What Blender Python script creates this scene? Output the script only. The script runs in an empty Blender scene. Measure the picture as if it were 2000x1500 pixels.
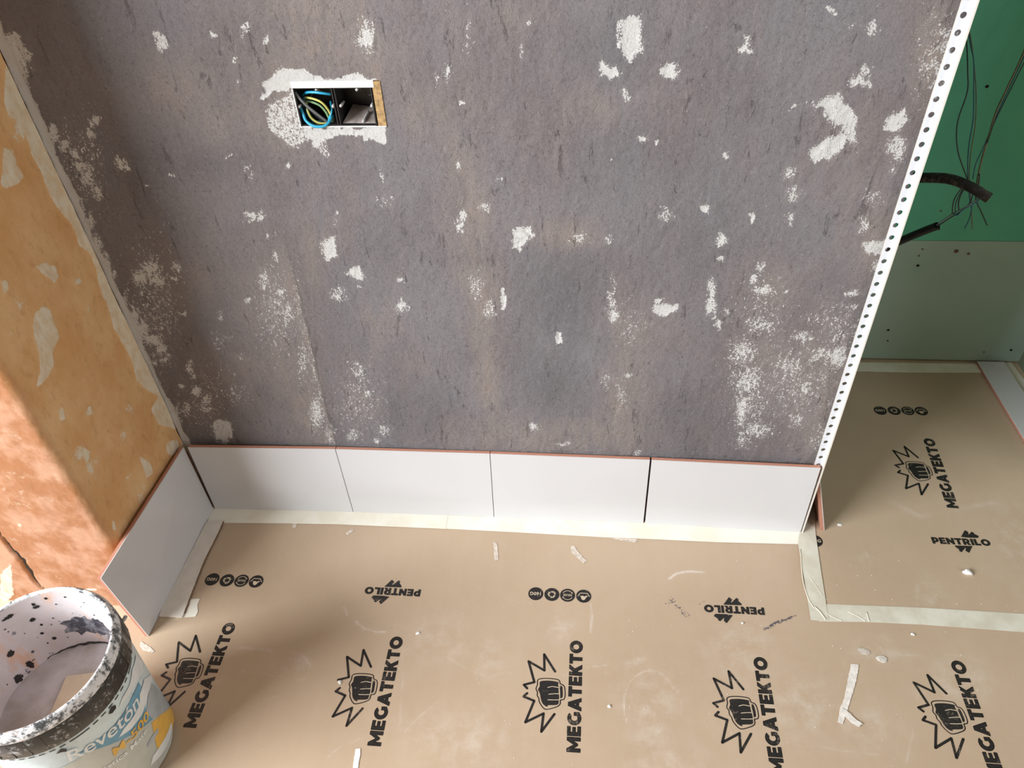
import bpy, bmesh, math, random
import numpy as np
from mathutils import Vector, Matrix
random.seed(7); RNG = np.random.default_rng(7)
sc = bpy.context.scene
col = sc.collection

# ------------------------------------------------------------------ camera
F_PX = 1523.731
PITCH, ROLL, YAW = 0.72840431, -0.05800691, -0.12529953
CAM = np.array([0.81445681, -1.05008856, 1.3267572])
_cp, _sp = math.cos(PITCH), math.sin(PITCH)
FWD = np.array([math.sin(YAW)*_cp, math.cos(YAW)*_cp, -_sp])
_r = np.array([math.cos(YAW), -math.sin(YAW), 0.0]); _u = np.cross(_r, FWD)
RIGHT = _r*math.cos(ROLL) + _u*math.sin(ROLL)
UP = -_r*math.sin(ROLL) + _u*math.cos(ROLL)
cd = bpy.data.cameras.new('camera'); cam = bpy.data.objects.new('camera', cd); col.objects.link(cam)
cd.sensor_width = 36.0; cd.lens = F_PX/2000*36.0; cd.clip_start = 0.01
cam.matrix_world = Matrix(((RIGHT[0], UP[0], -FWD[0], CAM[0]), (RIGHT[1], UP[1], -FWD[1], CAM[1]),
                           (RIGHT[2], UP[2], -FWD[2], CAM[2]), (0, 0, 0, 1)))
sc.camera = cam

# ------------------------------------------------------------------ light
sc.view_settings.view_transform = 'Standard'; sc.view_settings.look = 'None'
sc.view_settings.gamma = 1; sc.view_settings.use_curve_mapping = False
sc.view_settings.exposure = 0.22
w = bpy.data.worlds.new('world'); sc.world = w; w.use_nodes = True
w.node_tree.nodes['Background'].inputs[0].default_value = (1.0, 0.75, 0.50, 1)
w.node_tree.nodes['Background'].inputs[1].default_value = 0.145

def area(name, loc, target, sx, sy, power, color):
    l = bpy.data.lights.new(name, 'AREA'); l.shape = 'RECTANGLE'; l.size = sx; l.size_y = sy
    l.energy = power; l.color = color
    o = bpy.data.objects.new(name, l); col.objects.link(o); o.location = loc
    o.rotation_euler = (Vector(target)-Vector(loc)).to_track_quat('-Z', 'Y').to_euler()
    return o
area('window_light', (-2.15, -2.10, 1.95), (0.3, 0, 0.4), 2.0, 1.3, 258, (0.91, 0.955, 1.0))
area('right_fill_light', (3.2, -1.75, 1.5), (0.0, -0.2, 0.2), 0.9, 1.6, 22, (0.90, 0.95, 1.0))  # added cool fill from the right to brighten the left tile; no doorway modelled

# ------------------------------------------------------------------ helpers
def ray(px, py):
    return RIGHT*(px-1000)/F_PX + UP*(750-py)/F_PX + FWD
def on(px, py, ax, v):                       # the point of a real plane (axis = value) seen at a pixel
    d = ray(px, py); return CAM + d*(v-CAM[ax])/d[ax]
def FL(px, py, z=0.0): return on(px, py, 2, z)
WY = 0.006                                   # plane of the plastered wall
def WP(px, py):
    p = on(px, py, 1, WY); return np.array([p[0], p[2]])
LX = -0.02
def LP(px, py):
    p = on(px, py, 0, LX); return np.array([p[1], p[2]])
def F2(px, py):
    return FL(px, py)[:2]

def lin(r, g, b):
    f = lambda c: (c/255/12.92) if c/255 <= 0.04045 else ((c/255+0.055)/1.055)**2.4
    return (f(r), f(g), f(b), 1)

def mk(name, verts, faces, mat=None, parent=None, smooth=False, mats=None, fmat=None):
    off = np.array(parent.location) if parent is not None else np.zeros(3)
    if parent is not None and parent.parent is not None: off = off + np.array(parent.parent.location)
    vs = [tuple(np.asarray(v, float)-off) for v in verts]
    me = bpy.data.meshes.new(name); me.from_pydata(vs, [], [tuple(int(i) for i in f) for f in faces]); me.update()
    for m in (mats or [mat]):
        if m: me.materials.append(m)
    if fmat is not None: me.polygons.foreach_set('material_index', fmat)
    if smooth: me.polygons.foreach_set('use_smooth', [True]*len(me.polygons))
    o = bpy.data.objects.new(name, me); col.objects.link(o)
    if parent is not None: o.parent = parent
    return o
def tag(o, label=None, cat=None, group=None, kind=None):
    if label: o['label'] = label
    if cat: o['category'] = cat
    if group: o['group'] = group
    if kind: o['kind'] = kind
    return o
def empty(name, loc):
    o = bpy.data.objects.new(name, None); col.objects.link(o); o.location = loc; o.empty_display_size = .03; return o
def box(x0, x1, y0, y1, z0, z1):
    v = [(x, y, z) for z in (z0, z1) for y in (y0, y1) for x in (x0, x1)]
    f = [(0,2,3,1),(4,5,7,6),(0,1,5,4),(2,6,7,3),(0,4,6,2),(1,3,7,5)]
    return v, f
def join(*parts):
    V, F = [], []
    for v, f in parts:
        n = len(V); V += list(v); F += [tuple(i+n for i in q) for q in f]
    return V, F
def slab(pts, z0, z1):                        # polygon prism
    n = len(pts); v = [(p[0], p[1], z0) for p in pts]+[(p[0], p[1], z1) for p in pts]
    f = [tuple(range(n-1, -1, -1)), tuple(range(n, 2*n))]+[(i, (i+1) % n, n+(i+1) % n, n+i) for i in range(n)]
    return v, f
def spline(P, n=8):
    P = [np.asarray(p, float) for p in P]; out = []
    Q = [2*P[0]-P[1]]+P+[2*P[-1]-P[-2]]
    for i in range(1, len(Q)-2):
        a, b, c, d = Q[i-1:i+3]
        for k in range(n):
            t = k/n; out.append(.5*((2*b)+(c-a)*t+(2*a-5*b+4*c-d)*t*t+(3*b-a-3*c+d)*t**3))
    out.append(P[-1]); return out
def tube(P, r, seg=10, n=8, smoothpath=True):
    P = spline(P, n) if smoothpath else [np.asarray(p, float) for p in P]
    V, F = [], []; up = np.array([0.13, 0.21, .97])
    for i, p in enumerate(P):
        t = P[min(i+1, len(P)-1)]-P[max(i-1, 0)]; t = t/np.linalg.norm(t)
        a = up-t*(up@t); a /= np.linalg.norm(a); up = a; b = np.cross(t, a)
        rr = r[i*len(r)//len(P)] if isinstance(r, (list, tuple)) else r
        for k in range(seg):
            an = 2*math.pi*k/seg; V.append(p+rr*(a*math.cos(an)+b*math.sin(an)))
    for i in range(len(P)-1):
        for k in range(seg):
            k2 = (k+1) % seg; F.append((i*seg+k, i*seg+k2, (i+1)*seg+k2, (i+1)*seg+k))
    F.append(tuple(range(seg-1, -1, -1))); m = (len(P)-1)*seg; F.append(tuple(range(m, m+seg)))
    return V, F

# ---- smooth value noise in numpy (relief of plaster)
def vnoise(x, y, seed):
    r = np.random.default_rng(seed).random((256, 256))
    xi = np.floor(x).astype(int); yi = np.floor(y).astype(int); fx = x-xi; fy = y-yi
    fx = fx*fx*(3-2*fx); fy = fy*fy*(3-2*fy)
    g = lambda a, b: r[a % 256, b % 256]
    return (g(xi, yi)*(1-fx)+g(xi+1, yi)*fx)*(1-fy)+(g(xi, yi+1)*(1-fx)+g(xi+1, yi+1)*fx)*fy
def fbm(x, y, seed, oct=4):
    s = 0; a = .5
    for k in range(oct):
        s = s+a*vnoise(x*2**k, y*2**k, seed+k); a *= .5
    return s
# ---- soft masks of patches on a surface: polygons and blobs, in that surface's own metres
def sdf_poly(X, Y, P):
    d = np.full(X.shape, 1e9); ins = np.zeros(X.shape, bool); n = len(P)
    for i in range(n):
        a = P[i]; b = P[(i+1) % n]; e = b-a; wx = X-a[0]; wy = Y-a[1]
        t = np.clip((wx*e[0]+wy*e[1])/(e@e+1e-12), 0, 1)
        d = np.minimum(d, (wx-e[0]*t)**2+(wy-e[1]*t)**2)
        c = ((a[1] <= Y) & (b[1] > Y)) | ((b[1] <= Y) & (a[1] > Y))
        with np.errstate(divide='ignore', invalid='ignore'):
            xc = a[0]+(Y-a[1])/(b[1]-a[1]+1e-12)*e[0]
        ins ^= c & (X < xc)
    d = np.sqrt(d); return np.where(ins, -d, d)
def masks(X, Y, conv, polys=(), blobs=(), soft=.006, base=None):
    M = np.zeros(X.shape) if base is None else base
    for d, pts in polys:
        P = np.array([conv(*p) for p in pts]); lo = P.min(0)-.03; hi = P.max(0)+.03
        s = (X > lo[0]) & (X < hi[0]) & (Y > lo[1]) & (Y < hi[1])
        if s.any():
            v = np.clip(.5-sdf_poly(X[s], Y[s], P)/soft, 0, 1)*d; M[s] = np.maximum(M[s], v)
    for (px, py, rx, ry, d) in [b[:5] for b in blobs]:
        c = conv(px, py); ax = conv(px+rx, py)-c; ay = conv(px, py+ry)-c
        A = np.linalg.inv(np.array([[ax[0], ay[0]], [ax[1], ay[1]]])); R = 2.2*(abs(ax)+abs(ay))
        s = (abs(X-c[0]) < R[0]) & (abs(Y-c[1]) < R[1])
        if s.any():
            u = A[0, 0]*(X[s]-c[0])+A[0, 1]*(Y[s]-c[1]); v = A[1, 0]*(X[s]-c[0])+A[1, 1]*(Y[s]-c[1])
            q = u*u+v*v; M[s] = np.maximum(M[s], d*1.12*np.exp(-.9*q))
    return M
def setattr_f(o, name, arr):
    a = o.data.attributes.new(name, 'FLOAT', 'POINT'); a.data.foreach_set('value', np.asarray(arr, np.float32).ravel())
def grid_faces(nu, nv, keep=None):
    i = np.arange((nu-1)*(nv-1)); a = i//(nv-1); b = i % (nv-1)
    f = np.stack([a*nv+b, (a+1)*nv+b, (a+1)*nv+b+1, a*nv+b+1], 1)
    return f if keep is None else f[keep(a, b)]
def mk_np(name, V, F, mat, smooth=True):
    me = bpy.data.meshes.new(name); V = np.asarray(V, np.float32); F = np.asarray(F, np.int32)
    me.vertices.add(len(V)); me.vertices.foreach_set('co', V.ravel())
    me.loops.add(F.size); me.loops.foreach_set('vertex_index', F.ravel())
    me.polygons.add(len(F)); me.polygons.foreach_set('loop_start', np.arange(0, F.size, F.shape[1], dtype=np.int32))
    me.update(calc_edges=True); me.validate(); me.materials.append(mat)
    me.polygons.foreach_set('use_smooth', np.full(len(F), smooth))
    o = bpy.data.objects.new(name, me); col.objects.link(o); return o

# ------------------------------------------------------------------ materials
class NT:
    def __init__(s, name):
        s.m = bpy.data.materials.new(name); s.m.use_nodes = True; s.t = s.m.node_tree
        s.b = s.t.nodes['Principled BSDF']; s.pos = None
    def n(s, typ, **kw):
        x = s.t.nodes.new(typ)
        for k, v in kw.items(): setattr(x, k, v)
        return x
    def l(s, a, b): s.t.links.new(a, b)
    def P(s, scale=(1, 1, 1)):
        if s.pos is None: s.pos = s.n('ShaderNodeNewGeometry')
        mp = s.n('ShaderNodeMapping'); mp.inputs['Scale'].default_value = scale; s.l(s.pos.outputs['Position'], mp.inputs[0]); return mp.outputs[0]
    def noise(s, scale, detail=4, rough=.55, stretch=(1, 1, 1), dist=0):
        x = s.n('ShaderNodeTexNoise'); x.inputs['Scale'].default_value = scale; x.inputs['Detail'].default_value = detail
        x.inputs['Roughness'].default_value = rough; x.inputs['Distortion'].default_value = dist
        s.l(s.P(stretch), x.inputs['Vector']); return x.outputs['Fac']
    def musg(s, scale, stretch=(1, 1, 1)):
        x = s.n('ShaderNodeTexVoronoi'); x.inputs['Scale'].default_value = scale; s.l(s.P(stretch), x.inputs['Vector']); return x.outputs['Distance']
    def attr(s, name):
        x = s.n('ShaderNodeAttribute'); x.attribute_name = name; return x.outputs['Fac']
    def m2(s, op, a, b=0.0, clamp=False):
        x = s.n('ShaderNodeMath', operation=op, use_clamp=clamp)
        for i, v in enumerate((a, b)):
            if isinstance(v, (int, float)): x.inputs[i].default_value = v
            else: s.l(v, x.inputs[i])
        return x.outputs[0]
    def ss(s, v, lo, hi):
        x = s.n('ShaderNodeMapRange', interpolation_type='SMOOTHSTEP'); s.l(v, x.inputs[0])
        x.inputs[1].default_value = lo; x.inputs[2].default_value = hi; return x.outputs[0]
    def mix(s, f, a, b):
        x = s.n('ShaderNodeMix', data_type='RGBA')
        if isinstance(f, (int, float)): x.inputs[0].default_value = f
        else: s.l(f, x.inputs[0])
        for i, v in ((6, a), (7, b)):
            if isinstance(v, tuple): x.inputs[i].default_value = v
            else: s.l(v, x.inputs[i])
        return x.outputs[2]
    def bump(s, h, strength=.4, dist=.002, prev=None):
        x = s.n('ShaderNodeBump'); x.inputs['Strength'].default_value = strength; x.inputs['Distance'].default_value = dist
        s.l(h, x.inputs['Height'])
        if prev is not None: s.l(prev, x.inputs['Normal'])
        return x.outputs[0]
    def out(s, color=None, rough=.6, normal=None, spec=.4, **kw):
        if color is not None:
            if isinstance(color, tuple): s.b.inputs['Base Color'].default_value = color
            else: s.l(color, s.b.inputs['Base Color'])
        if isinstance(rough, (int, float)): s.b.inputs['Roughness'].default_value = rough
        else: s.l(rough, s.b.inputs['Roughness'])
        s.b.inputs['Specular IOR Level'].default_value = spec
        if normal is not None: s.l(normal, s.b.inputs['Normal'])
        for k, v in kw.items(): s.b.inputs[k].default_value = v
        return s.m
def simple(name, c, rough=.5, spec=.4, vary=.08, scale=60, bump=0.0):
    t = NT(name); nz = t.noise(scale, 4)
    d = tuple(x*(1-vary) for x in c[:3])+(1,); e = tuple(min(1, x*(1+vary)) for x in c[:3])+(1,)
    return t.out(t.mix(t.ss(nz, .3, .7), d, e), rough, t.bump(nz, bump, .001) if bump else None, spec)

# plaster of the big wall: grey adhesive skim, brownish thin spots, white filler showing through
t = NT('rough_grey_plaster')
aw, ab, ad = t.attr('white'), t.attr('brown'), t.attr('dark')
nbig = t.noise(5, 4, .6); nmid = t.noise(26, 6, .65, (1, 1, .35)); nfine = t.noise(210, 6, .7); nstk = t.noise(120, 5, .7, (1, 1, .28))
grain = t.noise(420, 3, .6)
c0 = t.mix(t.ss(nbig, .35, .65), (.250, .220, .222, 1), (.290, .266, .274, 1))
c0 = t.mix(t.m2('MULTIPLY', t.ss(nmid, .42, .72), .38), c0, (.36, .308, .288, 1))
c0 = t.mix(t.m2('MULTIPLY', t.ss(t.noise(4.2, 4, .6, (1, 1, .3)), .45, .66), .55), c0, (.272, .266, .290, 1))
c0 = t.mix(t.m2('MULTIPLY', ad, .8), c0, (.165, .153, .162, 1))
bmask = t.m2('MULTIPLY', ab, t.ss(t.m2('ADD', t.m2('MULTIPLY', nmid, .5), t.m2('MULTIPLY', nstk, .5)), .3, .62))
c0 = t.mix(bmask, c0, (.39, .32, .283, 1))
pit = t.ss(t.noise(60, 6, .78, (1, 1, .26), .6), .60, .68)
c0 = t.mix(t.m2('MULTIPLY', t.ss(nfine, .53, .70), .5), c0, (.10, .085, .085, 1))
c0 = t.mix(t.m2('MULTIPLY', t.ss(nfine, .46, .30), .35), c0, (.42, .385, .385, 1))
c0 = t.mix(t.m2('MULTIPLY', pit, .35), c0, (.07, .06, .06, 1))
wn = t.m2('ADD', t.m2('MULTIPLY', t.noise(190, 5, .75, (1, 1, .5)), .5), t.m2('MULTIPLY', grain, .5))
wn = t.m2('ADD', .5, t.m2('MULTIPLY', t.m2('SUBTRACT', wn, .5), 1.8))
wmask = t.ss(t.m2('ADD', wn, t.m2('MULTIPLY', aw, .60)), .765, .83)
haze = t.m2('MULTIPLY', t.ss(aw, .1, .9), .30)
c1 = t.mix(haze, c0, (.55, .49, .46, 1))
c1 = t.mix(wmask, c1, (.85, .835, .815, 1))
lump_ = t.noise(120, 6, .85, (1, 1, .8))
relief = t.m2('ADD', t.m2('ADD', t.m2('MULTIPLY', lump_, 1.5), t.m2('MULTIPLY', nstk, .35)), t.m2('ADD', t.m2('MULTIPLY', wmask, -.12), t.m2('MULTIPLY', pit, -.6)))
nrm = t.bump(grain, .5, .0015, t.bump(relief, 1.0, .0046))
M_PLASTER = t.out(c1, t.m2('SUBTRACT', .82, t.m2('MULTIPLY', nbig, .3)), nrm, .3)

t = NT('orange_painted_plaster')
aw = t.attr('white'); ar = t.attr('reveal'); ac = t.attr('crack')
nbig = t.noise(9, 5, .6); nf = t.noise(70, 6, .65, (1, 1, .6)); ng = t.noise(330, 4, .7)
c0 = t.mix(t.ss(nbig, .35, .68), (.68, .37, .15, 1), (.76, .49, .24, 1))
c0 = t.mix(t.m2('MULTIPLY', t.ss(nf, .5, .75), .45), c0, (.46, .21, .07, 1))
nv = t.noise(16, 6, .6)
cr = t.mix(t.ss(nv, .4, .62), (.34, .135, .05, 1), (.47, .25, .15, 1))
cr = t.mix(t.m2('MULTIPLY', t.ss(t.noise(28, 5, .7), .58, .72), .6), cr, (.58, .43, .31, 1))
c0 = t.mix(ar, c0, cr)
c0 = t.mix(t.m2('MULTIPLY', t.ss(ng, .6, .75), .35), c0, (.25, .10, .05, 1))
wm = t.ss(t.m2('ADD', aw, t.m2('MULTIPLY', t.m2('SUBTRACT', t.m2('ADD', t.m2('MULTIPLY', nf, .6), t.m2('MULTIPLY', ng, .4)), .5), 1.9)), .42, .66)
c0 = t.mix(wm, c0, t.mix(t.ss(nf, .35, .65), (.70, .55, .36, 1), (.78, .69, .54, 1)))
c0 = t.mix(t.ss(ac, .35, .75), c0, (.05, .045, .04, 1))
M_ORANGE = t.out(c0, t.m2('SUBTRACT', .62, t.m2('MULTIPLY', ar, .26)), t.bump(ng, .3, .0012, t.bump(nf, .35, .002)), .35)

def paper_mat(name, ca, cb):
    t = NT(name)
    asf, adt = t.attr('scuff'), t.attr('dirt')
    nb = t.noise(3.5, 3); nf = t.noise(260, 4, .6); nl = t.noise(90, 4, .6, (1, .06, 1)); ns = t.noise(30, 6, .7)
    c = t.mix(t.ss(nb, .3, .7), ca, cb)
    c = t.mix(t.m2('MULTIPLY', nl, .2), c, (.36, .26, .17, 1))
    sm = t.m2('MULTIPLY', t.ss(ns, .38, .72), t.m2('ADD', .06, t.m2('MULTIPLY', asf, 1.3)), True)
    sm = t.m2('ADD', t.m2('MULTIPLY', sm, .46), t.m2('MULTIPLY', t.ss(asf, .45, 1.0), .28), True)
    c = t.mix(sm, c, (.78, .73, .68, 1))
    c = t.mix(t.ss(t.m2('ADD', adt, t.m2('MULTIPLY', t.m2('SUBTRACT', nf, .5), 2.2)), .5, .75), c, (.10, .085, .10, 1))
    return t.out(c, t.m2('ADD', .33, t.m2('MULTIPLY', sm, .4)), t.bump(t.noise(14, 3), .12, .004, t.bump(nf, .05, .0006)), .5)
M_PAPER = paper_mat('kraft_paper', (.475, .355, .245, 1), (.515, .39, .275, 1))

t = NT('black_print'); nz = t.noise(240, 5, .7); nb = t.noise(22, 3)
wr = t.ss(t.m2('ADD', t.m2('MULTIPLY', nz, .6), t.m2('MULTIPLY', nb, .5)), .60, .72)
M_INK = t.out(t.mix(t.m2('MULTIPLY', wr, .45), (.018, .016, .015, 1), (.34, .27, .21, 1)), .42, None, .45)
M_INKBACK = simple('kraft_knockout', (.58, .47, .34, 1), .5)

M_GLAZE = simple('white_tile_glaze', (.62, .615, .62, 1), .16, .5, .012, 5)
t = NT('red_clay_body'); nz = t.noise(300, 4, .6)
M_CLAY = t.out(t.mix(nz, (.40, .17, .11, 1), (.55, .28, .20, 1)), .85, t.bump(nz, .3, .001), .2)
M_CLAYBACK = M_CLAY
t = NT('masking_tape'); nz = t.noise(120, 4, .6, (1, .5, 1)); nb = t.noise(18, 3)
M_TAPE = t.out(t.mix(t.ss(nb, .35, .65), (.78, .74, .62, 1), (.84, .81, .71, 1)), .5, t.bump(nz, .25, .0008), .35)
M_TAPE2 = NT('clear_cream_tape'); t = M_TAPE2; nb = t.noise(20, 4)
M_TAPE2 = t.out(t.mix(t.ss(nb, .35, .65), (.60, .56, .45, 1), (.70, .67, .57, 1)), .35, t.bump(t.noise(40, 4, .6, (1, .4, 1)), .35, .002), .45)
M_BEAD = simple('white_plastic', (.70, .73, .79, 1), .32, .5, .01, 20)
M_BEADLIP = simple('cream_plastic_edge', (.70, .67, .60, 1), .4, .4, .02, 20)
M_CARD = simple('offwhite_board', (.72, .66, .59, 1), .7, .3, .05, 40, .15)
M_CARDEDGE = simple('board_edge_brown', (.20, .12, .07, 1), .9, .2, .4, 220, .3)
M_FLOOR = simple('beige_floor', (.58, .46, .32, 1), .4, .4, .1, 9)
M_BLACK = simple('black_rubber', (.022, .021, .02, 1), .5, .4, .3, 90, .1)
t = NT('dusty_black_rubber'); nz = t.noise(60, 5, .65)
M_BLACKD = t.out(t.mix(t.ss(nz, .45, .7), (.022, .021, .02, 1), (.12, .105, .085, 1)), .6, t.bump(nz, .2, .001), .3)
M_BOX = simple('black_box_plastic', (.016, .016, .018, 1), .35, .5, .3, 50)
M_DUST = simple('dusty_box_floor', (.42, .36, .33, 1), .85, .2, .35, 60, .3)
M_BLUE = simple('blue_insulation', (.03, .36, .58, 1), .35, .5, .06)
M_BLUED = simple('dull_blue_insulation', (.035, .11, .16, 1), .45, .4, .1)
M_YG = simple('yellow_green_insulation', (.52, .50, .13, 1), .4, .5, .25, 70)
M_YG2 = simple('green_insulation', (.19, .34, .17, 1), .4, .5, .2, 70)
M_GREYW = simple('grey_insulation', (.15, .15, .16, 1), .4, .5, .1)
M_OLIVE = simple('dull_olive_insulation', (.16, .14, .07, 1), .5, .4, .2)
M_DARKW = simple('dark_insulation', (.03, .035, .033, 1), .45, .4, .2)
M_KRAFTSTRIP = simple('brown_cardboard', (.36, .235, .11, 1), .85, .2, .35, 160, .4)
M_POST = simple('pale_plastic_post', (.45, .44, .43, 1), .5, .4, .1)
M_WHITEPL = simple('white_plaster_lump', (.80, .785, .76, 1), .9, .2, .06, 200, .5)
M_HOLE = simple('dark_screw_hole', (.02, .018, .015, 1), .9, .1)
M_RUST = simple('rusty_screw', (.16, .09, .06, 1), .6, .3, .4, 300)

def green_mat(name, ca, cb, dust):
    t = NT(name); nb = t.noise(4, 4, .6); ns = t.noise(45, 5, .7)
    c = t.mix(t.ss(nb, .3, .7), ca, cb)
    c = t.mix(t.m2('MULTIPLY', t.ss(ns, .62, .78), dust), c, (.55, .56, .50, 1))
    return t.out(c, .62, t.bump(t.noise(200, 3), .06, .0006), .3)
M_GREEN = green_mat('green_plasterboard', (.105, .44, .29, 1), (.13, .49, .325, 1), .25)
M_GREEND = green_mat('dusty_green_plasterboard', (.33, .45, .38, 1), (.38, .49, .42, 1), .45)
M_GREENS = green_mat('side_plasterboard', (.20, .26, .18, 1), (.27, .30, .20, 1), .3)

# ================================================================== SETTING
M_CEIL = simple('ceiling_paint', (.62, .58, .52, 1), .9, .2)
# ---- floor
fl = mk('floor', *box(-1.6, 2.6, -2.6, .60, -.06, 0.0), M_FLOOR); tag(fl, 'beige hard floor showing between the paper and the orange wall', None, None, 'structure')

ce_ = mk('ceiling', *box(-1.6, 2.6, -2.0, .62, 2.6, 2.66), M_CEIL); tag(ce_, 'plain pale ceiling', None, None, 'structure')
# ---- the big plastered wall, with the opening for the wall box
HX0, HX1, HZ0, HZ1 = 0.396, 0.5225, 0.866, 0.932
def lines(segs):
    out = [np.linspace(a, b, n, endpoint=False) for a, b, n in segs]; return np.concatenate(out+[[segs[-1][1]]])
gx = lines([(-.012, HX0, 172), (HX0, HX1, 52), (HX1, 1.257, 305)])
gz = lines([(0, HZ0, 352), (HZ0, HZ1, 28), (HZ1, 1.16, 94), (1.16, 2.6, 24)])
X, Z = np.meshgrid(gx, gz, indexing='ij')
WHITE_POLY = [
 (1, [(500,190),(520,163),(545,140),(595,136),(622,150),(640,152),(690,149),(736,150),(741,166),(570,166),(571,176),(545,176),(520,188)]),
 (.62, [(520,200),(556,190),(572,170),(592,252),(640,252),(640,274),(600,274),(585,288),(560,284),(535,265),(520,235)]),
 (1, [(592,252),(752,247),(754,279),(738,277),(712,268),(690,262),(672,266),(640,270),(622,288),(606,270)]),
 (.6, [(605,268),(640,268),(640,300),(628,305)]),
 (.95, [(303,68),(322,66),(327,95),(312,97)]),
 (.95, [(1213,42),(1236,32),(1250,28),(1257,62),(1253,100),(1236,124),(1220,116),(1213,90)]),
 (.85, [(1168,132),(1180,118),(1192,128),(1202,138),(1218,146),(1205,158),(1188,157),(1172,145)]),
 (.95, [(1292,137),(1305,122),(1322,124),(1332,140),(1330,153),(1295,149)]),
 (.95, [(1457,73),(1463,74),(1462,105),(1437,105),(1441,94),(1454,90)]),
 (.72, [(1655,160),(1680,127),(1698,128),(1690,148),(1699,174),(1680,172),(1660,170)]),
 (.86, [(1580,207),(1600,190),(1622,184),(1641,172),(1645,205),(1665,212),(1667,250),(1652,266),(1640,264),(1636,245),(1626,245),(1615,222)]),
 (.88, [(1578,290),(1600,274),(1630,262),(1652,258),(1648,278),(1625,300),(1592,320),(1578,310)]),
 (.6, [(1533,224),(1550,204),(1580,196),(1555,212)]),
 (.85, [(1717,255),(1735,220),(1757,211),(1767,230),(1752,248),(1730,262)]),
 (.85, [(1678,480),(1700,475),(1728,473),(1722,488),(1690,498)]),
 (.98, [(1002,449),(1020,446),(1038,444),(1037,464),(1022,491),(1004,489)]),
 (.92, [(622,478),(635,466),(657,461),(652,478),(658,500),(646,500),(640,514),(630,492)]),
 (.98, [(671,532),(680,522),(700,518),(708,548),(692,552),(684,540)]),
 (1, [(975,567),(982,566),(984,577),(991,578),(990,600),(976,600),(974,585)]),
 (1, [(1088,650),(1093,655),(1097,670),(1083,673),(1084,662)]),
 (.95, [(1275,606),(1284,592),(1325,593),(1324,610),(1298,619),(1278,614)]),
 (.8, [(1168,146),(1178,146),(1172,152)]),
 (.78, [(0,62),(30,62),(66,112),(52,124),(40,165),(22,140),(0,118)]),
 (.82, [(412,828),(426,815),(452,826),(456,850),(440,866),(420,858)]),
]
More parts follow.
